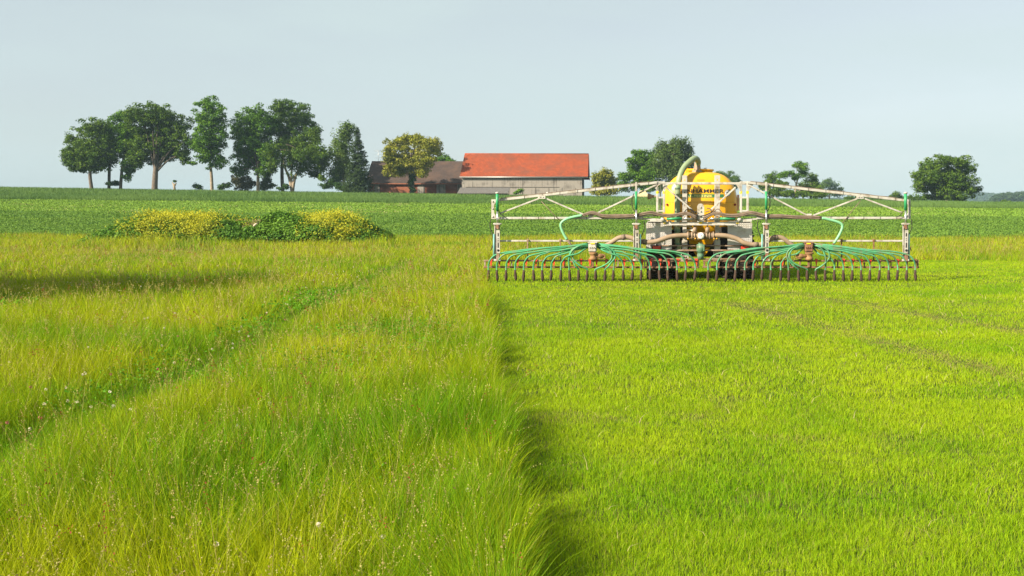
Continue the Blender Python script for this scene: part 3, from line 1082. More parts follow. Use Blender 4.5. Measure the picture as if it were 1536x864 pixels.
def heap_h(X, Y):
    t = np.clip(1 - ((Y - HY - .6) / 3.4) ** 2, 0, 1)
    lump = .78 + .3 * vnoise(X, Y, 1.3, 97) + .14 * vnoise(X, Y, .5, 98)
    return np.maximum(0, np.interp(X, Xp, Zp, 0, 0) - gb) * np.sqrt(t) * lump + gb


hp_root = empty('weed_heap', ((Xp[0] + Xp[-1]) / 2, HY, gb), 'long heap overgrown with yellow flowering weeds and dark green plants', 'overgrown heap')
nx, ny = 90, 26
gx = np.linspace(Xp[0] - .5, Xp[-1] + .5, nx)
gy = np.linspace(HY - 3.2, HY + 4.4, ny)
GX, GY = np.meshgrid(gx, gy)
GZ = heap_h(GX, GY) - .35 + .3 * (vnoise(GX, GY, 1.1, 91) - .5)
hv_ = np.stack([GX, GY, GZ], -1).reshape(-1, 3)
I, J = np.meshgrid(np.arange(ny - 1), np.arange(nx - 1), indexing='ij')
q = np.stack([I * nx + J, I * nx + J + 1, (I + 1) * nx + J + 1, (I + 1) * nx + J], -1).reshape(-1, 4)
m_heap = ground_mat('heap_earth', [(0.05, 0.06, 0.02), (0.16, 0.12, 0.06)], [1.5], .8, 4)
np_mesh('earth_mound', hv_, q, None, None, m_heap, hp_root, smooth=True)
rng = np.random.default_rng(77)
gw, yf = Blades(), Blades()
n = 2600
X = rng.uniform(Xp[0], Xp[-1], n)
Y = rng.uniform(HY - 2.9, HY + 1.6, n)
Z = heap_h(X, Y)
px = PPX + X / Y * F_PX
tz = np.clip((Z - gb) / (np.interp(X, Xp, Zp) - gb + .01), 0, 1)
nz = vnoise(X, Y, 1.0, 95)
yz = np.maximum(np.exp(-((px - 270) / 72) ** 2), np.exp(-((px - 497) / 36) ** 2))
isy = (yz * (.45 + .7 * tz) + (nz - .5) * .9 + rng.normal(0, .2, n) > .60)
for i in range(n):
    if tz[i] < .05:
        continue
    c = np.array((X[i], Y[i], Z[i] - .15))
    m = 42
    e = rng.normal(size=(m, 3))
    e /= np.linalg.norm(e, axis=1, keepdims=True)
    P = c[None] + e * np.array((.34, .34, .26))[None] * rng.uniform(.4, 1, (m, 1))
    if isy[i]:
        cc = mixc((0.14, .20, .02), (0.26, .29, .025), rng.random(m))
    elif nz[i] > .72 and 330 < px[i] < 400:
        cc = mixc((0.12, .12, .04), (0.2, .16, .07), rng.random(m))
    else:
        cc = mixc((0.050, .135, .014), (.14, .26, .026), np.clip(rng.random(m) * .6 + .4 * (nz[i] > .5), 0, 1))
    gw.cards(P, e + rng.normal(0, .5, (m, 3)) + np.array((0, 0, .3))[None], rng.uniform(.09, .18, m), cc * rng.uniform(.8, 1.2, (m, 1)), rng)
    if isy[i]:
        m = int(rng.integers(2, 30))
        P = c[None] + np.array((0, -.05, .25))[None] + rng.normal(size=(m, 3)) * np.array((.28, .25, .16))[None]
        yf.cards(P, rng.normal(size=(m, 3)) + np.array((0, -.5, .6))[None], rng.uniform(.05, .10, m), mixc((0.34, .35, .02), (.52, .49, .03), rng.random(m)), rng)
gw.build('green_weeds', tree_leaf, hp_root)
yf.build('yellow_flowers', tree_leaf, hp_root)
m_stone = mat('heap_stone', (.5, .42, .3), .8, var=.2, scale=4)
for (sx, sy) in ((384, 337),):
    p = W(sx, sy, HY - 2.2)
    p.y = HY - 2.3
    s = MB()
    s.lathe(p, (.5, .1, .4), [(-.15, .02), (-.1, .05), (0, .07), (.08, .05), (.15, .02)], 9)
    s.build('pale_stone', m_stone, hp_root)

# ------------------------------------------------------------------ dandelion clocks
m_fluff = mat('dandelion_fluff', (.62, .58, .5), .9, var=.1)
m_stem = mat('flower_stem', (.22, .24, .07), .7, var=.2)


def dandelion(px, py, Y, r, label):
    p = W(px, py, Y)
    root = empty('dandelion_clock', (p.x, Y, 0), label, 'dandelion', 'dandelion clocks in the tall grass')
    MB().tube(catmull([(p.x + .03, Y + .02, 0), (p.x + .01, Y, p.z * .6), p], 4), .003, 6).build('stem', m_stem, root)
    b = MB()
    rr = random.Random(int(px))
    b.lathe(p - Vector((0, 0, .004)), (0, 0, 1), [(-.006, .002), (0, .006), (.006, .003)], 8)
    for i in range(110):
        d = Vector((rr.gauss(0, 1), rr.gauss(0, 1), rr.gauss(0, 1))).normalized()
        e = p + d * r * .9
        b.tube([p, e], .0005, 3, caps=False)
        a = d.orthogonal().normalized()
        c = d.cross(a)
        for k in range(4):
            ang = k * math.pi / 2 + rr.random()
            w = (a * math.cos(ang) + c * math.sin(ang)) * r * .26
            s = d.cross(w).normalized() * .0014
            b.add([e - s, e + s, e + w + d * r * .12], [(0, 1, 2)])
    b.build('seed_head', m_fluff, root)


dandelion(218, 613, 9.0, .030, 'largest round white dandelion clock in the lower left of the tall grass')
dandelion(170, 610, 9.2, .022, 'smaller dandelion clock just left of the largest one')
dandelion(357, 640, 8.2, .026, 'dandelion clock at the middle of the lower meadow, right of the largest one')
dandelion(405, 604, 9.0, .016, 'dandelion clock on a tall reddish stem, rightmost in the tall grass')
dandelion(40, 673, 7.6, .017, 'dandelion clock nearest the left edge in the darker grass')

# ------------------------------------------------------------------ buildings
m_tile = None


def roof_mat(name, c0, c1, c2, sx, sy):
    m = bpy.data.materials.new(name)
    m.use_nodes = True
    t = m.node_tree
    n, l = t.nodes, t.links
    p = n['Principled BSDF']
    p.inputs['Roughness'].default_value = .8
    p.inputs['Specular IOR Level'].default_value = .25
    tc = n.new('ShaderNodeTexCoord')
    mp = n.new('ShaderNodeMapping')
    l.new(tc.outputs['Object'], mp.inputs['Vector'])
    br = n.new('ShaderNodeTexBrick')
    br.inputs['Scale'].default_value = 1
    br.inputs['Brick Width'].default_value = sx
    br.inputs['Row Height'].default_value = sy
    br.inputs['Mortar Size'].default_value = .02
    br.inputs['Color1'].default_value = c0 + (1,)
    br.inputs['Color2'].default_value = c1 + (1,)
    br.inputs['Mortar'].default_value = tuple(x * .5 for x in c0) + (1,)
    l.new(mp.outputs[0], br.inputs['Vector'])
    no = n.new('ShaderNodeTexNoise')
    no.inputs['Scale'].default_value = .35
    no.inputs['Detail'].default_value = 7
    no.inputs['Roughness'].default_value = .7
    l.new(tc.outputs['Object'], no.inputs['Vector'])
    r = n.new('ShaderNodeValToRGB')
    r.color_ramp.elements[0].position = .45
    r.color_ramp.elements[1].position = .7
    l.new(no.outputs['Fac'], r.inputs['Fac'])
    mx = n.new('ShaderNodeMix')
    mx.data_type = 'RGBA'
    l.new(r.outputs['Color'], mx.inputs['Factor'])
    l.new(br.outputs['Color'], mx.inputs['A'])
    mx.inputs['B'].default_value = c2 + (1,)
    l.new(mx.outputs['Result'], p.inputs['Base Color'])
    bp = n.new('ShaderNodeBump')
    bp.inputs['Strength'].default_value = .5
    bp.inputs['Distance'].default_value = .05
    l.new(br.outputs['Fac'], bp.inputs['Height'])
    l.new(bp.outputs[0], p.inputs['Normal'])
    return m


def board_mat(name, c0, c1, width):
    m = bpy.data.materials.new(name)
    m.use_nodes = True
    t = m.node_tree
    n, l = t.nodes, t.links
    p = n['Principled BSDF']
    p.inputs['Roughness'].default_value = .85
    tc = n.new('ShaderNodeTexCoord')
    mp = n.new('ShaderNodeMapping')
    mp.inputs['Scale'].default_value = (1 / width, 1 / width, .03)
    l.new(tc.outputs['Object'], mp.inputs['Vector'])
    no = n.new('ShaderNodeTexNoise')
    no.inputs['Scale'].default_value = 1.0
    no.inputs['Detail'].default_value = 4
    l.new(mp.outputs[0], no.inputs['Vector'])
    n2 = n.new('ShaderNodeTexNoise')
    n2.inputs['Scale'].default_value = .6
    n2.inputs['Detail'].default_value = 6
    l.new(tc.outputs['Object'], n2.inputs['Vector'])
    ad = n.new('ShaderNodeMath')
    ad.operation = 'ADD'
    l.new(no.outputs['Fac'], ad.inputs[0])
    l.new(n2.outputs['Fac'], ad.inputs[1])
    r = n.new('ShaderNodeValToRGB')
    r.color_ramp.elements[0].position = .8
    r.color_ramp.elements[1].position = 1.2
    r.color_ramp.elements[0].color = c0 + (1,)
    r.color_ramp.elements[1].color = c1 + (1,)
    l.new(ad.outputs[0], r.inputs['Fac'])
    l.new(r.outputs['Color'], p.inputs['Base Color'])
    return m


m_redroof = roof_mat('red_tiles', (.31, .062, .019), (.22, .048, .018), (.16, .052, .028), .5, .45)
m_brownroof = roof_mat('brown_tiles', (.075, .050, .040), (.06, .042, .036), (.10, .06, .042), .3, .32)
m_boards = board_mat('grey_boards', (.125, .108, .090), (.27, .24, .205), .22)
m_brick = roof_mat('red_brick', (.36, .115, .06), (.31, .095, .05), (.38, .15, .09), .5, .2)
m_dark = mat('dark_timber_and_gable_shade', (.03, .027, .025), .8, var=.2)
m_gutter = mat('zinc_gutter', (.5, .5, .48), .45, .6, var=.1)
m_trim = mat('red_trim', (.30, .10, .05), .7, var=.2)
m_beam = mat('weathered_beam', (.13, .11, .09), .85, var=.25)


class Local(MB):
    """collects geometry in a building's own axes: x along the front, y into the depth, z up"""

    def done(self, name, material, parent, label=None):
        me = bpy.data.meshes.new(name)
        me.from_pydata(self.v, [], self.f)
        me.polygons.foreach_set('use_smooth', self.s)
        me.materials.append(material)
        me.update()
        o = bpy.data.objects.new(name, me)
        COL.objects.link(o)
        o.parent = parent
        if label:
            o['label'] = label
        return o


def gable(mb, L, D, h, rise, t=.0):
    mb.add([(0, 0, 0), (L, 0, 0), (L, D, 0), (0, D, 0), (0, 0, h), (L, 0, h), (L, D, h), (0, D, h), (0, D / 2, h + rise), (L, D / 2, h + rise)],
           [(0, 1, 5, 4), (2, 3, 7, 6), (1, 2, 6, 9, 5), (3, 0, 4, 8, 7), (0, 3, 2, 1)])


def slope(mb, x0, x1, y0, z0, y1, z1, t):
    d = Vector((0, y1 - y0, z1 - z0)).normalized()
    nrm = Vector((0, -d.z, d.y)) * t
    if nrm.z < 0:
        nrm = -nrm
    a = [Vector((x0, y0, z0)), Vector((x1, y0, z0)), Vector((x1, y1, z1)), Vector((x0, y1, z1))]
    vs = a + [p + nrm for p in a]
    mb.add(vs, [(0, 3, 2, 1), (4, 5, 6, 7), (0, 1, 5, 4), (1, 2, 6, 5), (2, 3, 7, 6), (3, 0, 4, 7)])


# the barn
BY = 213.0
kb = BY / F_PX
pL = W(693, 290, BY)
z_base = float(gz(pL.x + 12, BY)) - .5
barn = empty('barn', (pL.x, BY, z_base), 'long grey boarded barn under a big red tiled roof', 'barn', rz=R(2))
L = (872 - 693) * kb
h = W(700, 264, BY).z - z_base
D = 14.5
rise = 4.9
g = Local()
gable(g, L, D, h, rise)
wall = g.done('wall', m_boards, barn)
ov = .45
sl_ = rise / (D / 2)
r_ = Local()
for s in (0, 1):
    if s == 0:
        slope(r_, -.35, L + 1.3, -ov, h - ov * sl_ + .02, D / 2, h + rise + .02, .22)
    else:
        slope(r_, -.35, L + 1.3, D + ov, h - ov * sl_ + .02, D / 2 + .003, h + rise + .022, .22)
roof = r_.done('roof', m_redroof, barn)
rg = Local()
rg.tube([(-.35, D / 2, h + rise + .2), (L + 1.3, D / 2, h + rise + .2)], .16, 8)
rg.done('ridge_cap', m_redroof, roof)
gt = Local()
gt.tube([(-.4, -ov - .08, h - ov * sl_ + .06), (L + 1.3, -ov - .08, h - ov * sl_ + .06)], .09, 8)
gt.done('gutter', m_gutter, roof)
vb = Local()
for y1, y2 in ((-ov, D / 2), (D + ov, D / 2)):
    z1 = h - ov * sl_ - .05
    vb.bar((L + 1.32, y1, z1), (L + 1.32, y2, h + rise - .05), .08, .3)
vb.done('verge_board', m_dark, roof)
bm = Local()
bm.box((L * .42, -.05, h * .56), (L * .78, .08, .10))
bm.done('sliding_rail', m_beam, wall)
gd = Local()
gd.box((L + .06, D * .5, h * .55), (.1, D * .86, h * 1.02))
gd.done('gable_shade_sheet', m_dark, barn)  # dark sheet over the right gable end: its shade painted in as colour
for k in range(9):
    Local().box((L * (k + .5) / 9, -.03, h * .28), (.09, .05, h * .5)).done('cover_strip', m_beam, wall)

# the long low farm building with the brown roof
FY = 223.0
kf = FY / F_PX
pF = W(552, 290, FY)
zf = float(gz(pF.x + 10, FY)) + .25
farm = empty('farm_building', (pF.x, FY, zf), 'low brick farm building with a long dark brown roof left of the barn', 'farm building', rz=R(2))
L2 = (699 - 552) * kf
h2 = W(600, 273.5, FY).z - zf
D2 = 13.0
rise2 = (275 - 246) * kf * 1.12
g = Local()
gable(g, L2, D2, h2, rise2)
fw_ = g.done('wall', m_brick, farm)
r_ = Local()
s2 = rise2 / (D2 / 2)
slope(r_, -.5, L2 + .3, -.5, h2 - .5 * s2 + .02, D2 / 2, h2 + rise2 + .02, .2)
slope(r_, -.5, L2 + .3, D2 + .5, h2 - .5 * s2 + .02, D2 / 2 + .003, h2 + rise2 + .022, .2)
fr = r_.done('roof', m_brownroof, farm)
ev = Local()
ev.box((L2 * .5, -.57, h2 - .5 * s2 + .04), (L2 + .7, .1, .22))
ev.done('eaves_board', m_trim, fr)
x_at = lambda px: (px - 552) * kf
for (a, b_) in ((562, 570), (625.5, 636), (654, 667), (685, 694)):
    d = Local()
    d.box(((x_at(a) + x_at(b_)) / 2, -.05, h2 * .44), (x_at(b_) - x_at(a), .12, h2 * .86))
    d.done('wooden_door', m_boards, farm)
d = Local()
d.box(((x_at(593) + x_at(615)) / 2, -.04, h2 * .5), (x_at(615) - x_at(593), .1, h2 * .55))
d.done('rusty_shutter', mat('rusty_red_board', (.26, .085, .04), .8, var=.2), farm)
an = Local()
ax_ = x_at(558.5)
zt = h2 + rise2
an.tube([(ax_, D2 / 2, zt - .2), (ax_, D2 / 2, zt + 2.7)], .035, 6)
for (zz, w) in ((2.6, .9), (2.35, .7), (1.6, 1.1), (.9, .8)):
    an.tube([(ax_ - w, D2 / 2, zt + zz), (ax_ + w, D2 / 2, zt + zz + .06)], .022, 5)
    for q_ in (-.8, -.3, .3, .8):
        an.tube([(ax_ + q_ * w, D2 / 2 - .5, zt + zz + .03), (ax_ + q_ * w, D2 / 2 + .5, zt + zz + .03)], .016, 4)
an.done('antenna', m_gutter, farm)

# low shed roof in front of the barn
p1, p2 = W(686, 291, 205), W(762, 291, 205)
zs = float(gz((p1.x + p2.x) / 2, 205)) - .2
shed = empty('low_shed', (p1.x, 205, zs), 'low grey roofed shed in the crop in front of the barn', 'shed')
Ls = p2.x - p1.x
g = Local()
hz = W(700, 290.5, 205).z - zs
rs_ = (291 - 282) * 205 / F_PX
g.box((Ls / 2, 1.7, hz / 2), (Ls - .3, 3.0, hz))
g.done('wall', m_dark, shed)
r_ = Local()
slope(r_, 0, Ls, -.1, hz, 3.4, hz + rs_, .1)
r_.done('roof', mat('grey_corrugated', (.12, .11, .10), .75, var=.25, scale=4), shed)

# white post near the barn and the tarped heap behind the boom
p = W(821, 289.5, 204)
zp = float(gz(p.x, 204))
po = MB().tube([(p.x, 204, zp - .1), (p.x, 204, p.z - .25)], .07, 8).lathe((p.x, 204, p.z), (0, 0, 1), [(-.3, .09), (-.25, .22), (.1, .24), (.16, .1)], 10)
po_ = po.build('white_post', mat('white_plastic', (.78, .76, .7), .5, var=.05))
tag(po_, 'short white capped post in the crop before the barn', 'post')
c = W(963, 290, 212)
zc_ = float(gz(c.x, 212))
hs = MB()
hh = W(963, 285.5, 212).z - zc_
hs.add([(c.x - 1.5, 211, zc_ - .2), (c.x + 1.6, 211, zc_ - .2), (c.x + 1.6, 214, zc_ - .2), (c.x - 1.5, 214, zc_ - .2), (c.x - .3, 212.5, zc_ + hh), (c.x + .7, 212.5, zc_ + hh - .1),
        (c.x - 1.25, 211.2, zc_ + hh * .55), (c.x + 1.4, 211.2, zc_ + hh * .5), (c.x + 1.4, 213.8, zc_ + hh * .5), (c.x - 1.25, 213.8, zc_ + hh * .55)],
       [(0, 1, 7, 6), (1, 2, 8, 7), (2, 3, 9, 8), (3, 0, 6, 9), (6, 7, 5, 4), (7, 8, 5), (8, 9, 4, 5), (9, 6, 4)])
ho = hs.build('straw_heap', mat('straw', (.52, .44, .24), .9, var=.2, scale=5, bump=.5))
tag(ho, 'small pale straw heap with a pointed top below the willow', 'straw heap')

# ------------------------------------------------------------------ the slurry tanker with its trailing-shoe boom
MY = 27.4
TK = 1.0 / (F_PX / MY)          # metres per picture pixel at the boom


def Q(px, py, dy=0.0):
    return W(px, py, MY + dy)


M_white = mat('galvanised_white', (.47, .445, .395), .55, .1, var=.14, scale=5, dirt=(.23, .175, .11), dirt_amt=.38, dirt_scale=4)
M_dirty = mat('slurry_caked_steel', (.20, .095, .055), .85, .0, var=.3, scale=9, dirt=(.24, .16, .10), dirt_amt=.35, dirt_scale=6, bump=.3)
M_rail = mat('muddy_white_rail', (.38, .30, .24), .6, .1, var=.15, scale=5, dirt=(.24, .15, .09), dirt_amt=.75, dirt_scale=5)
M_yellow = mat('yellow_tank_paint', (.72, .36, .006), .32, 0, var=.05, scale=2, dirt=(.55, .30, .03), dirt_amt=.22, dirt_scale=2.5, spec=.5, coat=.3)
M_green = mat('green_hose', (.055, .27, .12), .6, 0, var=.12, scale=8, dirt=(.20, .22, .12), dirt_amt=.32, dirt_scale=5)
M_greend = mat('dirty_green_hose', (.07, .27, .13), .55, 0, var=.2, scale=8, dirt=(.18, .13, .08), dirt_amt=.36, dirt_scale=5)
M_pale = mat('pale_green_hose', (.20, .46, .25), .5, 0, var=.1, scale=8)
M_pipe = mat('suction_pipe', (.21, .27, .15), .5, 0, var=.12, scale=3, dirt=(.36, .33, .2), dirt_amt=.3, dirt_scale=2)
M_cyl = mat('green_cylinder', (.03, .26, .10), .4, 0, var=.1, scale=5)
M_blue = mat('teal_strut', (.16, .36, .33), .45, .1, var=.1)
M_chrome = mat('chrome_rod', (.6, .6, .58), .25, .9, var=.05)
M_red = mat('red_bracket', (.62, .05, .022), .5, 0, var=.12, scale=9, dirt=(.30, .16, .10), dirt_amt=.22, dirt_scale=7)
M_black = mat('black_rubber', (.018, .017, .016), .75, 0, var=.2, scale=9, dirt=(.12, .085, .055), dirt_amt=.25, dirt_scale=7)
M_tyre = mat('tyre_rubber', (.016, .014, .013), .85, 0, var=.3, scale=6, dirt=(.06, .04, .026), dirt_amt=.45, dirt_scale=3, bump=.3)
M_shoe = mat('muddy_shoe', (.055, .031, .020), .85, 0, var=.3, scale=12, bump=.4)
M_tan = mat('tan_feed_hose', (.28, .20, .13), .6, 0, var=.15, scale=5, dirt=(.27, .19, .12), dirt_amt=.35, dirt_scale=3)
M_bundle = mat('muddy_hose_bundle', (.16, .115, .08), .75, 0, var=.3, scale=7)
M_tread = mat('tread_plate', (.55, .52, .49), .42, .45, var=.12, scale=3, dirt=(.42, .36, .30), dirt_amt=.35, dirt_scale=3)
M_lamp = mat('red_lens', (.62, .045, .02), .25, 0, var=.1, coat=.4)
M_mark = mat('yellow_mark', (.85, .58, .01), .5, 0, var=.05)
M_print = mat('dark_print', (.02, .018, .017), .6, 0, var=.1)
M_strip = mat('green_strip', (.03, .16, .06), .5, 0, var=.1)
M_cream = mat('cream_print', (.70, .58, .16), .5, 0, var=.05)
M_dial = mat('white_dial', (.82, .81, .78), .35, 0, var=.04)
M_gval = mat('green_valve', (.10, .20, .12), .55, 0, var=.2, scale=8, dirt=(.3, .24, .16), dirt_amt=.35, dirt_scale=6)

c0 = Q(1051, 425)
tk = empty('slurry_tanker', (c0.x, MY, 0), 'yellow slurry tanker with a wide white boom of green trailing hoses', 'slurry tanker')


def part(mb, name, m, parent=None, label=None):
    return mb.build(name, m, parent or tk, label)


# --- tank barrel, axis along the travel direction, rear dome towards the camera
TR, TYR = 1.02, 28.45
tcx = W(1051.5, 300, TYR).x
tcz = W(1051, 317, TYR).z
TB_UP, TB_LO = 57.5 / F_PX * TYR, 37 / F_PX * TYR     # flattened barrel: taller above its widest line than below
dome = []
DB = .34
for k in range(0, 15):
    a = k / 14 * math.pi / 2
    dome.append((-DB * math.cos(a), TR * math.sin(a) if k else .002))
profile = dome + [(.03, TR), (.06, TR + .022), (.13, TR + .022), (.16, TR), (1.9, TR), (1.93, TR + .03), (2.03, TR + .03), (2.06, TR), (4.6, TR)]
profile += [(4.6 + .42 * math.sin(k / 8 * math.pi / 2), TR * math.cos(k / 8 * math.pi / 2) + .002) for k in range(1, 9)]


def section(a):
    c, s_ = math.cos(a), math.sin(a)
    n, bb = (3.0, TB_UP) if s_ >= 0 else (2.2, TB_LO)
    k = (abs(c / TR) ** n + abs(s_ / bb) ** n) ** (-1 / n)
    return c * k / TR, s_ * k / TR


b = MB()
NS = 72
vs, fs = [], []
for (h_, r_0) in profile:
    for k in range(NS):
        cx_, cz_ = section(2 * math.pi * k / NS)
        vs.append((tcx + cx_ * r_0, TYR + h_, tcz + cz_ * r_0))
for i in range(len(profile) - 1):
    for k in range(NS):
        k2 = (k + 1) % NS
        fs.append((i * NS + k, i * NS + k2, (i + 1) * NS + k2, (i + 1) * NS + k))
fs += [tuple(range(NS))[::-1], tuple(range((len(profile) - 1) * NS, len(profile) * NS))]
b.add(vs, fs, True)
tank = part(b, 'tank', M_yellow)


def on_dome(x, z, lift=.006):
    n, bb = (3.0, TB_UP) if z >= tcz else (2.2, TB_LO)
    r2 = min(.98, (abs((x - tcx) / TR) ** n + abs((z - tcz) / bb) ** n) ** (2 / n))
    return Vector((x, TYR - DB * math.sqrt(1 - r2) - lift, z))


def text_on_dome(txt, pxc, py_top, py_bot, width_px, name, material, bold=.0, lift=.008):
    cu = bpy.data.curves.new('lettering', 'FONT')
    cu.body = txt
    cu.size = 1
    cu.align_x = 'CENTER'
    cu.offset = bold
    tmp = bpy.data.objects.new('lettering_tmp', cu)
    me0 = bpy.data.meshes.new_from_object(tmp)
    vs = np.array([v.co[:] for v in me0.vertices])
    fs = [tuple(p.vertices) for p in me0.polygons]
    bpy.data.objects.remove(tmp)
    bpy.data.curves.remove(cu)
    bpy.data.meshes.remove(me0)
    x0, x1, y0, y1 = vs[:, 0].min(), vs[:, 0].max(), vs[:, 1].min(), vs[:, 1].max()
    Yt = TYR - DB
    pc = W(pxc, (py_top + py_bot) / 2, Yt)
    wid = width_px * Yt / F_PX
    hei = (py_bot - py_top) * Yt / F_PX
    b = MB()
    out = []
    for v in vs:
        x = pc.x + ((v[0] - x0) / (x1 - x0) - .5) * wid
        z = pc.z + ((v[1] - y0) / (y1 - y0) - .5) * hei
        out.append(on_dome(x, z, lift))
    b.add(out, fs)
    return b.build(name, material, tank)


# green band under the name, then the lettering
b = MB()
gridn = 24
za, zb_ = W(1051, 291.2, TYR - DB).z, W(1051, 296.3, TYR - DB).z
xa, xb = W(1012, 290, TYR - DB).x, W(1086, 290, TYR - DB).x
vs, fs = [], []
for i in range(gridn + 1):
    x = xa + (xb - xa) * i / gridn
    vs += [on_dome(x, za, .005), on_dome(x, zb_, .005)]
    if i:
        fs.append((2 * i - 2, 2 * i - 1, 2 * i + 1, 2 * i))
b.add(vs, fs)
part(b, 'green_band', M_strip, tank)
text_on_dome('ZUNHAMMER', 1050, 283.4, 289.3, 72, 'lettering', M_print, .018)
text_on_dome('GÜLLE-TECHNIK', 1044, 291.6, 295.8, 50, 'lettering', M_cream, .012, .011)
# round speed sticker with its number
cs = W(1091.5, 289.5, TYR - DB * .7)
b = MB()
b.add([on_dome(cs.x, cs.z, .006)] + [on_dome(cs.x + .092 * math.cos(a * math.pi / 12), cs.z + .092 * math.sin(a * math.pi / 12), .006) for a in range(24)], [(0, i + 1, (i + 1) % 24 + 1) for i in range(24)])
part(b, 'speed_sticker', M_dial, tank)
b = MB()
for i in range(24):
    a0, a1 = i * math.pi / 12, (i + 1) * math.pi / 12
    b.add([on_dome(cs.x + r * math.cos(a), cs.z + r * math.sin(a), .008) for a in (a0, a1) for r in (.080, .090)], [(0, 1, 3, 2)])
part(b, 'sticker_rim', M_print, tank)
text_on_dome('25', 1091.4, 287.3, 291.9, 4.6, 'lettering', M_print, .02, .009)
b = MB()
pa = W(1051, 270.5, TYR - DB * .4)
b.add([on_dome(pa.x - .10, pa.z - .025), on_dome(pa.x + .10, pa.z - .025), on_dome(pa.x + .10, pa.z + .025), on_dome(pa.x - .10, pa.z + .025)], [(0, 1, 2, 3)])
part(b, 'orange_plate', mat('orange_plate_paint', (.62, .25, .01), .5, var=.05), tank)
# welded seam across the dome
b = MB()
vs, fs = [], []
zs_ = W(1051, 303.5, TYR - DB).z
for i in range(41):
    x = tcx + TR * .93 * (i / 20 - 1)
    vs += [on_dome(x, zs_, .004), on_dome(x, zs_ + .012, .004)]
    if i:
        fs.append((2 * i - 2, 2 * i, 2 * i + 1, 2 * i - 1))
b.add(vs, fs)
part(b, 'weld_seam', mat('seam_paint', (.50, .24, .01), .5, var=.2), tank)
# top fittings
zt = tcz + TB_UP
b = MB().lathe((W(1058, 258, TYR).x - .12, TYR + .5, zt - .06), (0, 0, 1), [(0, .36), (.12, .36), (.13, .40), (.17, .40), (.18, .3), (.2, .02)], 24)
part(b, 'manhole', M_yellow, tank)
b = MB().box((W(1036, 258, TYR).x, TYR + .55, zt + .03), (.30, .4, .2))
b.box((W(1031, 258, TYR).x, TYR + .5, zt + .16), (.05, .05, .1))
part(b, 'hatch_box', M_yellow, tank)
b = MB()
xn = W(1046.5, 250, TYR).x
b.lathe((xn, TYR + .2, zt - .05), (0, 0, 1), [(0, .15), (.12, .15), (.13, .11), (.2, .095), (.34, .085)], 16)
for k in range(8):
    a = k * math.pi / 4
    b.tube([(xn + .125 * math.cos(a), TYR + .2 + .125 * math.sin(a), zt + .06), (xn + .125 * math.cos(a), TYR + .2 + .125 * math.sin(a), zt + .11)], .012, 5)
part(b, 'pipe_flange', M_tan, tank)
b = MB().tube([(W(1060, 250, TYR).x, TYR + .3, zt - .05), (W(1060, 250, TYR).x, TYR + .3, zt + .16)], .012, 6)
b.tube([(W(1057, 250, TYR).x, TYR + .3, zt + .14), (W(1063, 250, TYR).x, TYR + .3, zt + .1)], .01, 6)
part(b, 'breather_valve', M_white, tank)
# sump hopper below
b = MB()
zb0 = W(1051, 349, TYR).z
hw = .50
tip = W(1051, 384, TYR).z
b.add([(tcx - hw, TYR - .1, zb0), (tcx + hw, TYR - .1, zb0), (tcx + hw, TYR + 1.2, zb0), (tcx - hw, TYR + 1.2, zb0), (tcx - .13, TYR + .1, tip), (tcx + .13, TYR + .1, tip), (tcx + .13, TYR + .5, tip), (tcx - .13, TYR + .5, tip)],
      [(0, 1, 5, 4), (1, 2, 6, 5), (2, 3, 7, 6), (3, 0, 4, 7), (4, 5, 6, 7), (3, 2, 1, 0)])
part(b, 'sump', M_yellow, tank)
for s, px in ((-1, 1000.5), (1, 1102)):
    p = W(px, 307, TYR - .02)
    b = MB().lathe((p.x, TYR - .14, p.z), (0, -1, 0), [(0, .035), (.02, .035), (.03, .015)], 10)
    part(b, 'reflector', mat('dark_red_reflector', (.22, .02, .012), .3), tank)

# --- big suction pipe, over the tank and down at the left
pp = [(xn, TYR + .2, zt + .25)]
pth = catmull([Vector((xn, TYR + .2, zt + .18)), W(1047, 242, TYR + .15), W(1042.5, 237.6, TYR), W(1034, 243, TYR - .2), W(1025, 253, TYR - .32), W(1019, 268, TYR - .42), W(1016.5, 290, TYR - .44), W(1016, 330, TYR - .44), W(1016, 360, TYR - .44), W(1016.5, 386, TYR - .44)], 8)
pipe = part(MB().tube(pth, .083, 18), 'suction_pipe', M_pipe)
for py in (282, 346, 366):
    q0 = W(1016.3, py, TYR - .44)
    part(MB().tube([q0 - Vector((0, 0, .035)), q0 + Vector((0, 0, .035))], .091, 18), 'pipe_clamp', M_gval, pipe)

# --- rear frame
DF = .42


def vpost(px0, px1, py0, py1, dy, depth, holes=True):
    a, c = Q(px0, py0, dy), Q(px1, py1, dy)
    b = MB()
    w = c.x - a.x
    ztop, zbot = a.z, c.z
    t = .012
    # channel: two flanges and a perforated web
    b.box((a.x + t / 2, MY + dy + depth / 2, (ztop + zbot) / 2), (t, depth, ztop - zbot))
    b.box((c.x - t / 2, MY + dy + depth / 2, (ztop + zbot) / 2), (t, depth, ztop - zbot))
    ny = int((ztop - zbot) / .085)
    hs_ = (ztop - zbot) / ny
    for i in range(ny):
        zc = zbot + hs_ * (i + .5)
        big = i % 4 == 1
        if big:
            b.box((a.x + w * .2, MY + dy - .004, zc), (w * .36, .012, hs_ - .001))
            b.box((c.x - w * .2, MY + dy - .004, zc), (w * .36, .012, hs_ - .001))
            b.box((a.x + w * .5, MY + dy - .004, zc + hs_ * .36), (w * .24, .012, hs_ * .26))
            b.box((a.x + w * .5, MY + dy - .004, zc - hs_ * .36), (w * .24, .012, hs_ * .26))
        else:
            b.box((a.x + w * .5, MY + dy - .004, zc), (w * .96, .012, hs_ - .001))
    return b


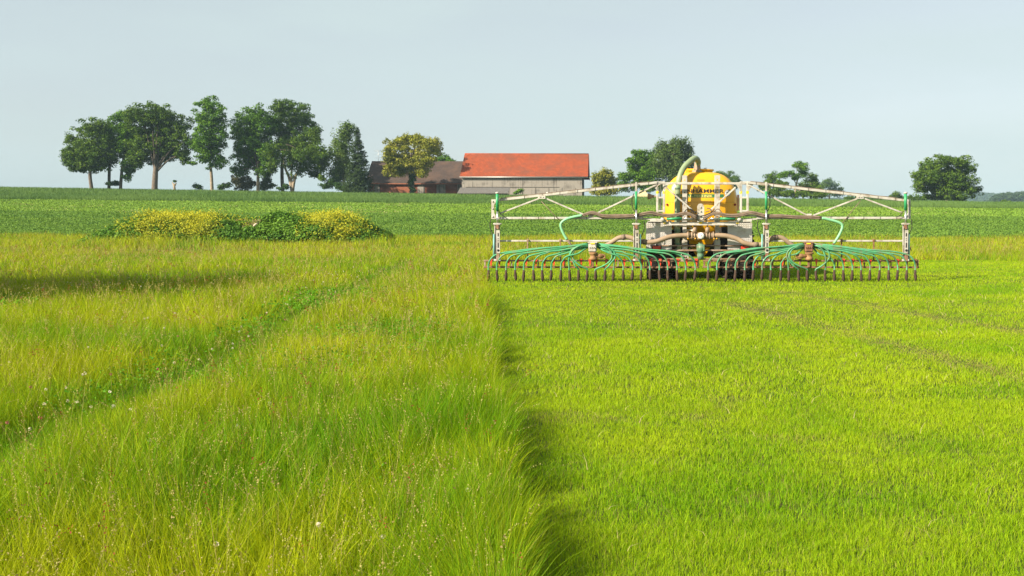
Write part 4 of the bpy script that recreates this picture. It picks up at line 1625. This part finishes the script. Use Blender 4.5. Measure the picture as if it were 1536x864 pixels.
for (x0, x1) in ((1023.6, 1030.6), (1072.2, 1079.8)):
    part(vpost(x0, x1, 263, 333, DF, .12), 'frame_post', M_white)
    b = MB()
    a, c = Q(x0 + .6, 333, DF), Q(x1 - .6, 388, DF)
    b.box(((a.x + c.x) / 2, MY + DF + .04, (a.z + c.z) / 2), (c.x - a.x, .09, a.z - c.z))
    a2, c2 = Q(x0 - .6, 360.5, DF - .05), Q(x1 + .6, 376, DF - .05)
    b.box(((a2.x + c2.x) / 2, MY + DF - .03, (a2.z + c2.z) / 2), (c2.x - a2.x, .08, a2.z - c2.z))
    for px in (x0 - 1.5, x1 + 1.5):
        b.bar(Q(px, 375, DF - .06), Q(px, 391, DF - .06), .03, .03)
    for py in (378, 384, 390):
        b.bar(Q(x0 - 1.5, py, DF - .06), Q(x1 + 1.5, py, DF - .06), .025, .025)
    part(b, 'lower_leg', M_white)
# top cross tube and main beam
b = MB()
b.bar(Q(985, 275.2, .2), Q(1120, 275.2, .2), .065, .065)
for px in (1005, 1019, 1033, 1051, 1064, 1090):
    b.bar(Q(px, 275.2, .2), Q(px + .5, 275.2, .2), .072, .072)
part(b, 'top_beam', M_white)
b = MB()
b.box((Q(1051.5, 334, .05).x, MY + .10, Q(1051, 334.8, .05).z), (112 * TK, .14, 4.6 * TK))
b.bar(Q(1000, 337.2, .02), Q(1103, 337.2, .02), .03, .06)
b.bar(Q(1006, 330, .1), Q(1100, 330, .1), .035, .1)
mainb = part(b, 'main_beam', M_white)
for (px, w) in ((997, 4), (1051, 5), (1106.5, 4)):
    p = Q(px, 334, -.0)
    part(MB().box((p.x, MY + .02, p.z), (w * TK, .02, 3 * TK)), 'yellow_marker', M_mark, mainb)
for s in (0, 1):
    a, b_ = ((1000, 328.2), (1023, 327.6)) if s == 0 else ((1080, 327.6), (1103, 328.2))
    o = part(MB().tube([Q(*a, -.06), Q(*b_, -.06)], .036, 12), 'fold_cylinder', M_cyl)
    a2 = (1024, 327.6) if s == 0 else (1079, 327.6)
    b2 = (1040, 328) if s == 0 else (1064, 328)
    part(MB().tube([Q(*a2, -.06), Q(*b2, -.06)], .02, 10), 'piston_rod', M_chrome, o)
# centre pivot plate
b = MB()
poly = [(1046, 333), (1046, 310), (1047.2, 307), (1049.5, 305.4), (1052.5, 305.4), (1055, 307), (1056.2, 310), (1056.2, 333)]
b.prism([Q(x, y, -.03) for x, y in poly], .07)
for (x, y) in ((1051, 311), (1051, 317), (1051, 324), (1048, 328), (1054, 328)):
    b.lathe(Q(x, y, -.03), (0, -1, 0), [(-.01, .022), (.018, .022), (.03, .012)], 8)
part(b, 'pivot_plate', M_white)
# inner tower ladders, gussets and V struts
for s in (0, 1):
    xs = (986, 996) if s == 0 else (1111.5, 1121.5)
    b = MB()
    for px in xs:
        b.bar(Q(px, 272, .06), Q(px, 319, .06), .062, .06)
    for py in (273.5, 296.5, 316.5):
        b.bar(Q(xs[0] - 1.5, py, .06), Q(xs[1] + 1.5, py, .06), .05, .05)
    if s == 0:
        b.bar(Q(990.5, 272, .12), Q(990.5, 319, .12), .045, .04)
        b.prism([Q(996, 275, .02), Q(1004, 275, .02), Q(999, 283, .02), Q(996, 290, .02)], .03)
        b.prism([Q(986, 275, .02), Q(977, 276, .02), Q(986, 286, .02)], .03)
        b.bar(Q(999, 281, .0), Q(1038, 315, .0), .045, .045)
    else:
        b.prism([Q(1111, 275, .02), Q(1103, 275, .02), Q(1108, 283, .02), Q(1111, 290, .02)], .03)
        b.prism([Q(1122, 275, .02), Q(1131, 276, .02), Q(1122, 287, .02)], .03)
        b.bar(Q(1103.5, 281, .0), Q(1066, 315, .0), .045, .045)
    tw = part(b, 'tower_frame', M_white)
    for px in xs:
        p = Q(px, 288.5, .02)
        part(MB().box((p.x, MY + .06, p.z), (.07, .066, 4.6 * TK)), 'yellow_band', M_mark, tw)
# arm lower inner links
for s in (0, 1):
    b = MB()
    m_ = (lambda x: x) if s == 0 else (lambda x: 2103 - x)
    b.bar(Q(m_(953), 327.5, .03), Q(m_(998), 330, .03), .055, .06)
    b.bar(Q(m_(955), 324.5, .0), Q(m_(996), 323, .0), .04, .04)
    b.bar(Q(m_(975), 330.5, .0), Q(m_(1000), 331.5, .0), .075, .05)
    b.lathe(Q(m_(994), 329, -.03), (0, -1, 0), [(-.06, .06), (.03, .06), (.05, .03)], 12)
    part(b, 'link_arm', M_white)

# --- boom arms
CHORD = .062
for s in (0, 1):
    b = MB()
    if s == 0:
        T = [((747, 300.2), (986, 273.8))]
        lo = ((747, 327.2), (965, 327.0))
        dg = [((751, 319.5), (812, 296.5)), ((815, 296), (877, 322.5)), ((889, 323), (986, 276.5))]
        k1, k2, ep = (812.5, 295.5), (886, 323.5), (737.2, 743.4)
    else:
        T = [((1121, 273.8), (1356, 300.5))]
        lo = ((1135, 327.0), (1357, 327.0))
        dg = [((1352, 318.5), (1293, 296.5)), ((1290, 296.5), (1219, 323.5)), ((1210, 322.5), (1123, 277.5))]
        k1, k2, ep = (1290, 295.5), (1214, 323), (1360, 366 + 1000)
    for a, c in T:
        b.bar(Q(*a), Q(*c), CHORD * 1.12, CHORD)
    b.bar(Q(*lo[0]), Q(*lo[1]), CHORD * 1.05, CHORD)
    arm = part(b, 'boom_arm', M_white)
    b = MB()
    for a, c in dg:
        b.bar(Q(*a, .01), Q(*c, .01), .042, .04)
    b.box(Q(*k1, -.035), (11 * TK, .012, 5.5 * TK))
    b.box(Q(*k2, -.035), (7 * TK, .012, 5 * TK))
    for kx, ky in (k1, k2):
        for dx in (-2, 2):
            b.lathe(Q(kx + dx, ky, -.04), (0, -1, 0), [(0, .016), (.015, .016), (.02, .008)], 7)
    part(b, 'truss_brace', M_white, arm)
    # dark cable ties and the cables along the chords
    b = MB()
    (a, c) = T[0]
    for i in range(9):
        t = (i + .5) / 9
        x, y = a[0] + (c[0] - a[0]) * t, a[1] + (c[1] - a[1]) * t
        part(MB().box(Q(x, y, 0), (.012, .074, .082)), 'cable_tie', M_black, arm)
        x2 = lo[0][0] + (lo[1][0] - lo[0][0]) * t
        part(MB().box(Q(x2, 327.1, 0), (.012, .074, .078)), 'cable_tie', M_black, arm)
    b = MB()
    ca, cb = (a, c)
    b.tube(catmull([Q(ca[0] + (cb[0] - ca[0]) * t, ca[1] + (cb[1] - ca[1]) * t - 2.4 + .3 * math.sin(t * 40), -.02) for t in np.linspace(.02, .97, 14)], 2), .011, 6)
    part(b, 'hydraulic_line', M_bundle, arm)
    # end plate
    x0, x1 = (737, 744) if s == 0 else (1359.5, 1366)
    b = MB()
    out = (x0 if s == 0 else x1)
    inn = (x1 if s == 0 else x0)
    poly = [(out, 299), (out, 328.5), (inn, 328.5), (inn - (inn - out) * .1, 323), (inn - (inn - out) * .45, 319), (inn - (inn - out) * .45, 308), (inn - (inn - out) * .1, 304), (inn, 299)]
    if s == 0:
        poly = poly
    else:
        poly = poly[::-1]
    b.prism([Q(x, y, .03) for x, y in poly], .05)
    for y in (302, 313, 325):
        b.lathe(Q(out + (inn - out) * .3, y, .03), (0, -1, 0), [(0, .022), (.02, .022), (.03, .01)], 8)
    part(b, 'end_plate', M_white, arm)

# --- four lift posts
lift = [(746, 289.5, 316, 1, 0), (954.3, 287, 314, -1, 1), (1149.3, 287, 314, 1, 1), (1358.3, 290, 315, -1, 0)]
for i, (px, y0, y1, sd, inner) in enumerate(lift):
    dy = -.14
    if inner:
        b = MB().bar(Q(px, 273, dy), Q(px, 288, dy), .05, .05)
        b.bar(Q(px + 1, 274, dy + .06), Q(px + 1, 336, dy + .06), .03, .03)
    else:
        b = MB().lathe(Q(px, 290.5, dy), (0, 0, 1), [(0, .05), (.03, .055), (.045, .03), (.05, .005)], 10)
        b.bar(Q(px, 290, dy + .055), Q(px, 336, dy + .055), .03, .03)
    for dx in (-3.6, 3.2):
        b.bar(Q(px + dx, 334, dy + .06), Q(px + dx, 391, dy + .06), .025, .05)
    b.bar(Q(px - 1.5, 336, dy + .1), Q(px - 1.5, 391, dy + .1), .07, .03)
    b.box(Q(px, 336, dy), (9 * TK, .07, 2.2 * TK))
    b.box(Q(px, 390, dy), (10 * TK, .09, 3 * TK))
    for dx in (-5, 5.3):
        b.tube([Q(px + dx - 1.2, 336, dy), Q(px + dx + 1.2, 336, dy)], .018, 8)
    post = part(b, 'lift_post', M_white)
    part(MB().tube([Q(px, y0, dy), Q(px, y1, dy)], .036 if inner else .042, 14), 'lift_cylinder', M_cyl, post)
    part(MB().tube([Q(px, y1, dy), Q(px + .2, 342, dy)], .026, 12), 'piston_rod', M_chrome, post)
    cl_ = MB().box(Q(px, 340, dy - .02), (4.5 * TK, .05, 5 * TK))
    cl_.lathe(Q(px + 1, 343, dy - .05), (1, 0, 0), [(-.03, .02), (.03, .02)], 8)
    part(cl_, 'clevis', M_dirty, post)
    x_ = px + 1.2
    pl = part(MB().box(Q(x_, 362.5, dy - .05), (5.2 * TK, .02, 34 * TK)), 'label_plate', M_white, post)
    for (ya, yb) in ((349.5, 354.5), (357.5, 358.6), (360.5, 361.6), (364, 371.5)):
        part(MB().box(Q(x_, (ya + yb) / 2, dy - .063), (1.7 * TK, .006, (yb - ya) * TK)), 'printed_mark', M_print, pl)
    part(MB().lathe(Q(x_, 375.5, dy - .061), (0, -1, 0), [(0, .034), (.006, .034)], 14), 'printed_mark', M_print, pl)
    b = MB().bar(Q(x_, 380, dy - .02), Q(x_ - .3, 391, dy - .02), .09, .06)
    part(b, 'post_foot', M_rail if px < 1000 else M_dirty, post)
    sx = px - sd * 5 if not inner else px + (6 if px < 1000 else -6)
    part(MB().tube([Q(sx, 351, dy), Q(sx - .3 * sd, 390, dy)], .024, 10), 'gas_strut', M_blue, post)

# --- the twin tool rails carrying the hoses
for s in (0, 1):
    x0, x1 = (725.5, 1049) if s == 0 else (1054.5, 1378.5)
    m_u = M_rail if s == 0 else M_dirty
    up = part(MB().bar(Q(x0, 391 if s == 0 else 391.3), Q(x1, 391.3), .045, .045), 'upper_rail', m_u)
    lo = part(MB().bar(Q(x0 - .5, 400.6), Q(x1, 401), .05, .05), 'lower_rail', M_dirty)
    b = MB()
    n = 9
    for i in range(n):
        x = x0 + 2 + (x1 - x0 - 4) * i / (n - 1)
        b.bar(Q(x, 391.8, 0), Q(x, 400, 0), .05 if i in (0, n - 1) else .035, .03)
    part(b, 'rail_spacer', m_u, up)
# hand rails above the rails
for s in (0, 1):
    x0, x1 = (750, 953) if s == 0 else (1150, 1355)
    sx = (791.5, 840.5) if s == 0 else (1262.5, 1310.5)
    hr = part(MB().bar(Q(x0, 361.3, .05), Q(x1, 361.3, .05), .05, .05), 'guard_rail', M_white)
    for x in sx:
        b = MB().bar(Q(x, 358, .0), Q(x, 390.5, .0), .035, .03)
        b.box(Q(x, 360.8, 0), (.06, .05, .07))
        part(b, 'guard_stanchion', M_rail if s == 0 else M_dirty, hr)

# --- distributors, trailing hoses, shoes and brackets
left_x = [732.7 + 0.05, 745.3, 759.2, 772.8, 785.6, 800.2, 813.3, 827, 841.3, 854.3, 867.8, 881, 893.3, 907.8, 920.1, 934.8, 948.8, 961.8, 974.8, 988.8, 1001.5, 1015.5, 1028.6, 1043]
right_x = [1062.4, 1075.6, 1089.7, 1103.2, 1117.2, 1130, 1143.2, 1156.4, 1171.2, 1183.2, 1197.4, 1210.6, 1223.8, 1237.6, 1251.4, 1265, 1278.6, 1291.6, 1304.9, 1319.4, 1332.9, 1346.4, 1360.1, 1372.8]
rr = random.Random(4)
for s, (cx, xs) in enumerate(((889, left_x), (1213, right_x))):
    # distributor head
    b = MB().box(Q(cx, 371, -.12), (12 * TK, .26, 14 * TK))
    b.box(Q(cx, 363.8, -.12), (14 * TK, .28, 1.2 * TK))
    for k in range(4):
        b.lathe(Q(cx - 4.5 + 3 * k, 371, -.26), (0, -1, 0), [(0, .014), (.02, .014), (.028, .006)], 7)
    dist = part(b, 'distributor', M_white if s == 0 else M_dirty)
    part(MB().box(Q(cx, 365.5, -.26), (.11, .012, .03)), 'yellow_marker', M_mark, dist)
    b = MB()
    b.lathe(Q(cx + 1, 378.5, -.14), (0, 0, -1), [(0, .12), (.03, .13), (.06, .09), (.13, .085), (.15, .11), (.2, .11), (.23, .05)], 16)
    sg = 1 if s == 0 else -1
    b.lathe(Q(cx + sg * 8, 384, -.14), (sg, 0, 0), [(-.12, .05), (0, .05), (.03, .07), (.1, .07), (.13, .04), (.2, .03)], 12)
    b.tube(catmull([Q(cx + sg * 10, 382, -.14), Q(cx + sg * 17, 382, -.16), Q(cx + sg * 18, 387, -.16), Q(cx + sg * 9, 388, -.15)], 5), .02, 7)
    part(b, 'distributor_motor', mat('rusty_motor', (.26, .14, .06), .7, .1, var=.35, scale=8), dist)
    b = MB().bar(Q(cx, 388, -.05), Q(cx, 401, -.05), .06, .05)
    part(b, 'distributor_stand', M_dirty, dist)
    hm = M_green if s == 0 else M_greend
    for i, x in enumerate(xs):
        d = x - cx
        sgn = 1 if d > 0 else -1
        jit = rr.uniform(-1, 1)
        dep = -.16 - .07 * rr.random()
        ad = abs(d)
        end = [(x + .2 * jit, 397.5, -.12), (x, 408, -.14)]
        if ad < 36:
            # loops out and back under the distributor
            o = 26 + ad * .33
            y0 = 367.5 + (36 - ad) * .06
            pts = [(cx + sgn * 6, y0, -.1), (cx + sgn * (o * .62), y0 + .6, dep), (cx + sgn * (o * .97), 376, dep), (cx + sgn * (o + 1.5), 386, dep), (cx + sgn * (o * .86), 394, -.2), (cx + sgn * (.45 * o + .55 * ad * .9), 399.5, -.2) if ad < 22 else (cx + sgn * (.2 * o + .8 * ad), 399, -.17), (x, 404, -.15), (x, 408.5, -.14)]
            if ad > 22:
                pts = [(cx + sgn * 6, y0, -.1), (cx + sgn * (ad * .55), y0 + 1, dep), (cx + sgn * (ad * .88), 376, dep), (x + sgn * 1.0, 388, dep), (x + sgn * .8, 399, -.16), (x, 408.5, -.14)]
        else:
            rank = (ad - 36) / 120.0
            y0 = 365.5 + 5.0 * (1 - min(1, rank)) + .5 * jit
            ym = 365.5 + 7.5 * min(1.0, rank) + jit * .7
            drop = 20 + 3 * jit
            if ad > 140:
                ym2 = 379.6 + .5 * jit
            else:
                ym2 = 380.0 - 1.0 * rank + .9 * jit
            pts = [(cx + sgn * 6, y0, -.02)]
            xk = x - sgn * drop
            span = abs(xk - cx)
            for t in (.3, .6, .85):
                if span * t > 14:
                    pts.append((cx + sgn * span * t, y0 + (ym2 - y0) * t ** 1.1 + .9 * math.sin(t * 7 + i), dep * (.6 + .4 * t)))
            pts.append((xk, ym2 + .6, dep))
            pts.append((x - sgn * 8.5, ym2 + 4.2, dep))
            pts.append((x - sgn * 2.4, ym2 + 11.0, -.17))
            pts += end
        pl = catmull([Q(*p) for p in pts], 5)
        hose = part(MB().tube(pl, .0225, 8), 'trailing_hose', hm)
        b = MB()
        zt_, zb_ = Q(x, 405.0, -.14), Q(x, 421.5 + rr.uniform(-.5, 2.0), -.14)
        lean = rr.uniform(-.02, .02)
        H = zt_.z - zb_.z
        b.tube([zt_, zt_ - Vector((0, 0, H * .25)), zt_ - Vector((-lean * .5, 0, H * .55)), zt_ - Vector((-lean, 0, H * .8)), zt_ - Vector((-lean, 0, H))], [.03, .034, .045, .036, .010], 8)
        part(b, 'trailing_shoe', M_shoe, hose)
        bx = x + ((3.8 if d < 0 else 1.6) if s == 0 else (2.6 if d < 0 else .8))
        b = MB().prism([Q(bx - 2.1, 388.2, -.05), Q(bx - .7, 398.8, -.05), Q(bx + .7, 398.8, -.05), Q(bx + 2.1, 388.2, -.05)][::1], .02)
        dirty = s == 1 and rr.random() < .55
        part(b, 'hose_bracket', M_dirty if dirty else M_red)

# bundles of hydraulic hoses along the lower chord and the pale green return hoses
for s in (0, 1):
    m_ = (lambda x: x) if s == 0 else (lambda x: 2103 - x)
    b = MB()
    for j in range(4):
        o = [(1046, 327), (1030, 320), (1012, 322.5), (1000, 323), (988, 321.5), (975, 318.8), (952, 323), (930, 324), (905, 323.5), (895, 320.5), (886, 319.2), (874, 323)] if s == 0 else \
            [(1056, 327), (1072, 320), (1090, 323), (1103, 323.5), (1115, 321.5), (1128, 319.2), (1150, 323.5), (1172, 324.2), (1195, 325.4), (1215, 325.8), (1232, 326.8)]
        b.tube(catmull([Q(x, y + (j - 1.5) * 1.0 + rr.uniform(-.4, .4), -.07 - .02 * (j % 2)) for x, y in o], 4), .022, 7)
    part(b, 'hose_bundle', M_bundle)
    if s == 0:
        o = [(873, 323), (860, 325.5), (849, 329), (842, 334.5), (841.5, 341), (845.5, 351), (850.5, 359.5)]
        e = [(850.5, 359.5), (855.5, 366), (860.5, 373.5)]
    else:
        o = [(1233, 327), (1244, 329.5), (1255, 332.5), (1262.6, 336.5), (1263, 343), (1258, 354), (1251, 365)]
        e = [(1251, 365), (1246.5, 371), (1241.5, 377.5)]
    ret = part(MB().tube(catmull([Q(x, y, -.1) for x, y in o], 6), .036, 12), 'return_hose', M_pale)
    part(MB().tube([Q(x, y, -.1) for x, y in e], .03, 10), 'hose_cuff', M_bundle, ret)
    cb = [(812, 302), (828, 319), (845, 336)] if s == 0 else [(1291, 301), (1277, 318), (1262.5, 336)]
    part(MB().tube([Q(x, y, -.05) for x, y in cb], .010, 6), 'stay_cable', M_bundle)
    # loose black hydraulic loops
    for o in ([(951, 290), (948, 300), (949, 312), (953, 318)], [(966, 331), (967, 340), (964, 350), (960, 360)], [(736, 329), (735, 340), (739, 352), (740, 366), (736, 376)], [(748, 316), (752, 322), (757, 325)]):
        part(MB().tube(catmull([Q(m_(x), y, -.1) for x, y in o], 5), .012, 6), 'hydraulic_hose', M_black)

# white conduit at the left tower
part(MB().tube(catmull([Q(984.5, 287, -.03), Q(986, 280, -.05), Q(991, 276, -.05), Q(998, 276, -.03)], 5), .014, 7), 'conduit', M_white)
# hydraulic spaghetti around the pivot
for o in ([(1035, 313), (1042, 321), (1052, 324), (1066, 319), (1072, 313)], [(1036, 326), (1048, 330), (1060, 328), (1075, 314), (1082, 318), (1084, 327)], [(1024, 325), (1029, 315), (1037, 314), (1044, 320)],
          [(1060, 312), (1066, 314), (1070, 322), (1080, 326)], [(1026, 322), (1038, 318), (1046, 318)], [(1058, 318), (1068, 316), (1077, 319)]):
    part(MB().tube(catmull([Q(x, y, -.09 + .03 * rr.random()) for x, y in o], 5), .013, 6), 'hydraulic_hose', M_bundle if rr.random() < .6 else M_black)

# --- feed hoses, valve block, gauge
for s in (0, 1):
    o = [(1036, 353.2), (1024, 353.2), (1008, 354.5), (996, 358), (984, 362), (970, 363.5), (957, 361), (947, 357), (938, 355.2), (928, 357), (918, 363), (906, 370)] if s == 0 else \
        [(1067, 353), (1079, 353), (1092, 354.3), (1106, 358.5), (1117, 364.5), (1130, 367.2), (1143, 366.5), (1152, 361), (1161, 356.2), (1171, 356.4), (1180, 361.5), (1192, 371)]
    dpt = np.interp(range(len(o)), [0, 4, len(o) - 1], [.12, .02, .08])
    fh = part(MB().tube(catmull([Q(x, y, d) for (x, y), d in zip(o, dpt)], 7), .066, 16), 'feed_hose', M_tan)
    b = MB()
    for j in ((0, 1), (5, 5.2), (8, 8.35)):
        i0 = int(j[0])
        x, y = o[i0]
        x2, y2 = o[min(i0 + 1, len(o) - 1)]
        part(MB().tube([Q(x, y, dpt[i0] - .001), Q(x + (x2 - x) * .55, y + (y2 - y) * .55, dpt[i0] - .001)], .075, 16), 'hose_cuff', M_bundle, fh)
b = MB()
b.tube([Q(1030, 353.5, .14), Q(1072, 353.5, .14)], .085, 18)
for px in (1032, 1038, 1042, 1060, 1064, 1070):
    b.tube([Q(px - .8, 353.5, .14), Q(px + .8, 353.5, .14)], .112, 18)
b.box(Q(1051, 354, .12), (10 * TK, .22, 11 * TK))
for px in (1042, 1061):
    b.bar(Q(px, 336, .1), Q(px, 350, .1), .04, .04)
    b.lathe(Q(px, 345, .1), (0, 0, 1), [(-.08, .06), (.08, .06)], 10)
val = part(b, 'valve_block', M_tan)
b = MB().lathe(Q(1051.5, 353.6, -.0), (0, -1, 0), [(0, .082), (.02, .086), (.03, .08), (.032, .002)], 20)
gg = part(b, 'gauge', M_dial, val)
part(MB().bar(Q(1050.8, 354.4, -.037), Q(1052.2, 352.6, -.037), .014, .004), 'gauge_needle', M_print, gg)
b = MB().lathe(Q(1051, 364, .16), (0, 0, -1), [(0, .06), (.04, .06), (.05, .11), (.26, .11), (.27, .08), (.33, .10), (.46, .085)], 16)
b.box(Q(1051, 372, .12), (12 * TK, .1, 10 * TK))
part(b, 'drain_valve', M_gval)
for px in (1032, 1043, 1071, 1075):
    part(MB().lathe(Q(px, 358, .02), (0, -1, 0), [(0, .022), (.04, .022), (.05, .01)], 8), 'valve_cap', mat('orange_cap', (.55, .27, .01), .5))
# braces and loose tubes in the rear frame
b = MB()
b.bar(Q(975, 368.5, .3), Q(1130, 368.5, .3), .035, .04)
b.bar(Q(1005, 375.5, .3), Q(1100, 375.5, .3), .045, .05)
b.bar(Q(1000, 388.5, .18), Q(1102, 388.5, .18), .04, .06)
part(b, 'rear_crossbar', M_rail)
b = MB()
b.tube(catmull([Q(1010, 339, .2), Q(1025, 339.5, .2), Q(1036, 341, .15), Q(1039, 347, .1)], 5), .018, 7)
b.tube(catmull([Q(1027, 346, .2), Q(1034, 345, .15), Q(1040, 346, .1)], 5), .016, 7)
part(b, 'valve_pipe', M_white)
# dark underframe, axle
b = MB()
b.box((tcx, TYR + 2.3, 1.02), (.9, 4.6, .22))
b.tube([(tcx - 1.0, 28.75, .72), (tcx + 1.0, 28.75, .72)], .09, 10)
b.tube([(tcx - 1.0, 30.3, .72), (tcx + 1.0, 30.3, .72)], .09, 10)
for sx in (-1, 1):
    b.box((tcx + sx * .42, TYR + 1.2, .95), (.12, 3.6, .35))
    b.box((tcx + sx * .62, 28.2, 1.25), (.2, .3, .5))
b.tube([(tcx, TYR + 4.4, 1.0), (tcx, TYR + 6.3, .75)], .11, 10)
part(b, 'chassis', M_print)


def wheel(x, y, r, w):
    b = MB()
    prof = [(-w * .5, r * .58), (-w * .5, r * .84), (-w * .44, r * .94), (-w * .3, r * .975), (0, r * .98), (w * .3, r * .975), (w * .44, r * .94), (w * .5, r * .84), (w * .5, r * .58)]
    b.lathe((x, y, r), (1, 0, 0), prof, 40)
    for k in range(22):
        for sd in (-1, 1):
            a = 2 * math.pi * (k + (.5 if sd > 0 else 0)) / 22
            rot = Matrix.Rotation(-a, 3, 'X')
            for q_ in range(3):
                t = .09 + q_ * .155
                p = rot @ Vector((sd * w * (t + .05), (q_ - 1) * .055, r * (.99 if q_ < 2 else .955)))
                b.box(Vector((x, y, r)) + p, (w * .17, .065, .05), rot)
    wl = part(b, 'wheel', M_tyre)
    b = MB()
    b.lathe((x, y, r), (1, 0, 0), [(-w * .38, r * .57), (-w * .36, r * .5), (-w * .05, r * .42), (-w * .02, .12), (w * .02, .12), (w * .05, r * .42), (w * .36, r * .5), (w * .38, r * .57)], 28)
    b.lathe((x, y, r), (1, 0, 0), [(-w * .3, .1), (-w * .28, .14), (w * .28, .14), (w * .3, .1)], 14)
    part(b, 'rim', M_rail, wl)


xl, xr = W(992.5, 400, 28.0).x, W(1108.5, 400, 28.0).x
for y in (28.55, 30.2):
    for x in (xl, xr):
        wheel(x, y, .70, .80)
# mudguards of tread plate
for s in (0, 1):
    x0, x1 = (969, 1007.5) if s == 0 else (1091.5, 1128)
    a, c = Q(x0, 332, .34), Q(x1, 376, .34)
    b = MB()
    r0 = 3 * TK
    poly = [Vector((a.x, MY + .34, c.z)), Vector((c.x, MY + .34, c.z))]
    if s == 0:
        poly += [Vector((c.x, MY + .34, a.z)), Vector((a.x + r0, MY + .34, a.z)), Vector((a.x, MY + .34, a.z - r0))]
    else:
        poly += [Vector((c.x, MY + .34, a.z - r0)), Vector((c.x - r0, MY + .34, a.z)), Vector((a.x, MY + .34, a.z))]
    b.prism(poly, .02)
    b.box(((a.x + c.x) / 2, MY + .34 + 1.2, a.z - .03), (c.x - a.x - .1, 2.4, .03))
    for i in range(12):
        for j in range(14):
            x = a.x + .06 + (c.x - a.x - .12) * i / 11
            z = c.z + .05 + (a.z - c.z - .12) * j / 13
            b.lathe((x, MY + .34, z), (0, -1, 0), [(-.002, .016), (.006, .009)], 5, close=True)
    part(b, 'mudguard', M_tread)
    px = 985 if s == 0 else 1117.5
    p = Q(px, 372, .26)
    b = MB().box(p, (14.5 * TK, .06, 8.5 * TK))
    b.bar(Q(px, 366, .3), Q(px, 369, .3), .05, .04)
    lh = part(b, 'tail_light', M_black)
    b = MB().box(Q(px, 372.2, .22), (12 * TK, .03, 6.3 * TK))
    ll = part(b, 'red_lens', M_lamp, lh)
# small side lamp and ladder at the right flank
p = Q(976.5, 294.5, .2)
b = MB().lathe(p, (-1, 0, 0), [(-.1, .03), (-.02, .05), (.04, .085), (.09, .085), (.1, .02)], 14)
b.tube([p + Vector((.05, 0, 0)), Q(986, 294.5, .12)], .02, 7)
part(b, 'work_lamp', M_tan)
b = MB()
lx = W(1104, 300, TYR + .1).x + .06
b.bar((lx, TYR + .1, W(1104, 316, TYR).z), (lx, TYR + .1, W(1104, 292, TYR).z), .06, .04)
part(b, 'side_strip', mat('faded_pink_strip', (.55, .32, .22), .6, var=.1))

# ------------------------------------------------------------------ the air
hz_m = bpy.data.materials.new('haze_air')
hz_m.use_nodes = True
t = hz_m.node_tree
for n_ in list(t.nodes):
    if n_.type != 'OUTPUT_MATERIAL':
        t.nodes.remove(n_)
pv = t.nodes.new('ShaderNodeVolumePrincipled')
pv.inputs['Color'].default_value = (.46, .66, .80, 1)
pv.inputs['Density'].default_value = .00021
pv.inputs['Anisotropy'].default_value = -.1
t.links.new(pv.outputs[0], t.nodes['Material Output'].inputs['Volume'])
b = MB()
z0, z1 = -8.5, 62.0
e = 4300
b.add([(-e, -200, z0), (e, -200, z0), (e, e, z0), (-e, e, z0), (-e, -200, z1), (e, -200, z1), (e, e, z1), (-e, e, z1)],
      [(3, 2, 1, 0), (4, 5, 6, 7), (0, 1, 5, 4), (1, 2, 6, 5), (2, 3, 7, 6), (3, 0, 4, 7)])
hz_o = b.build('haze', hz_m)
tag(hz_o, kind='stuff')
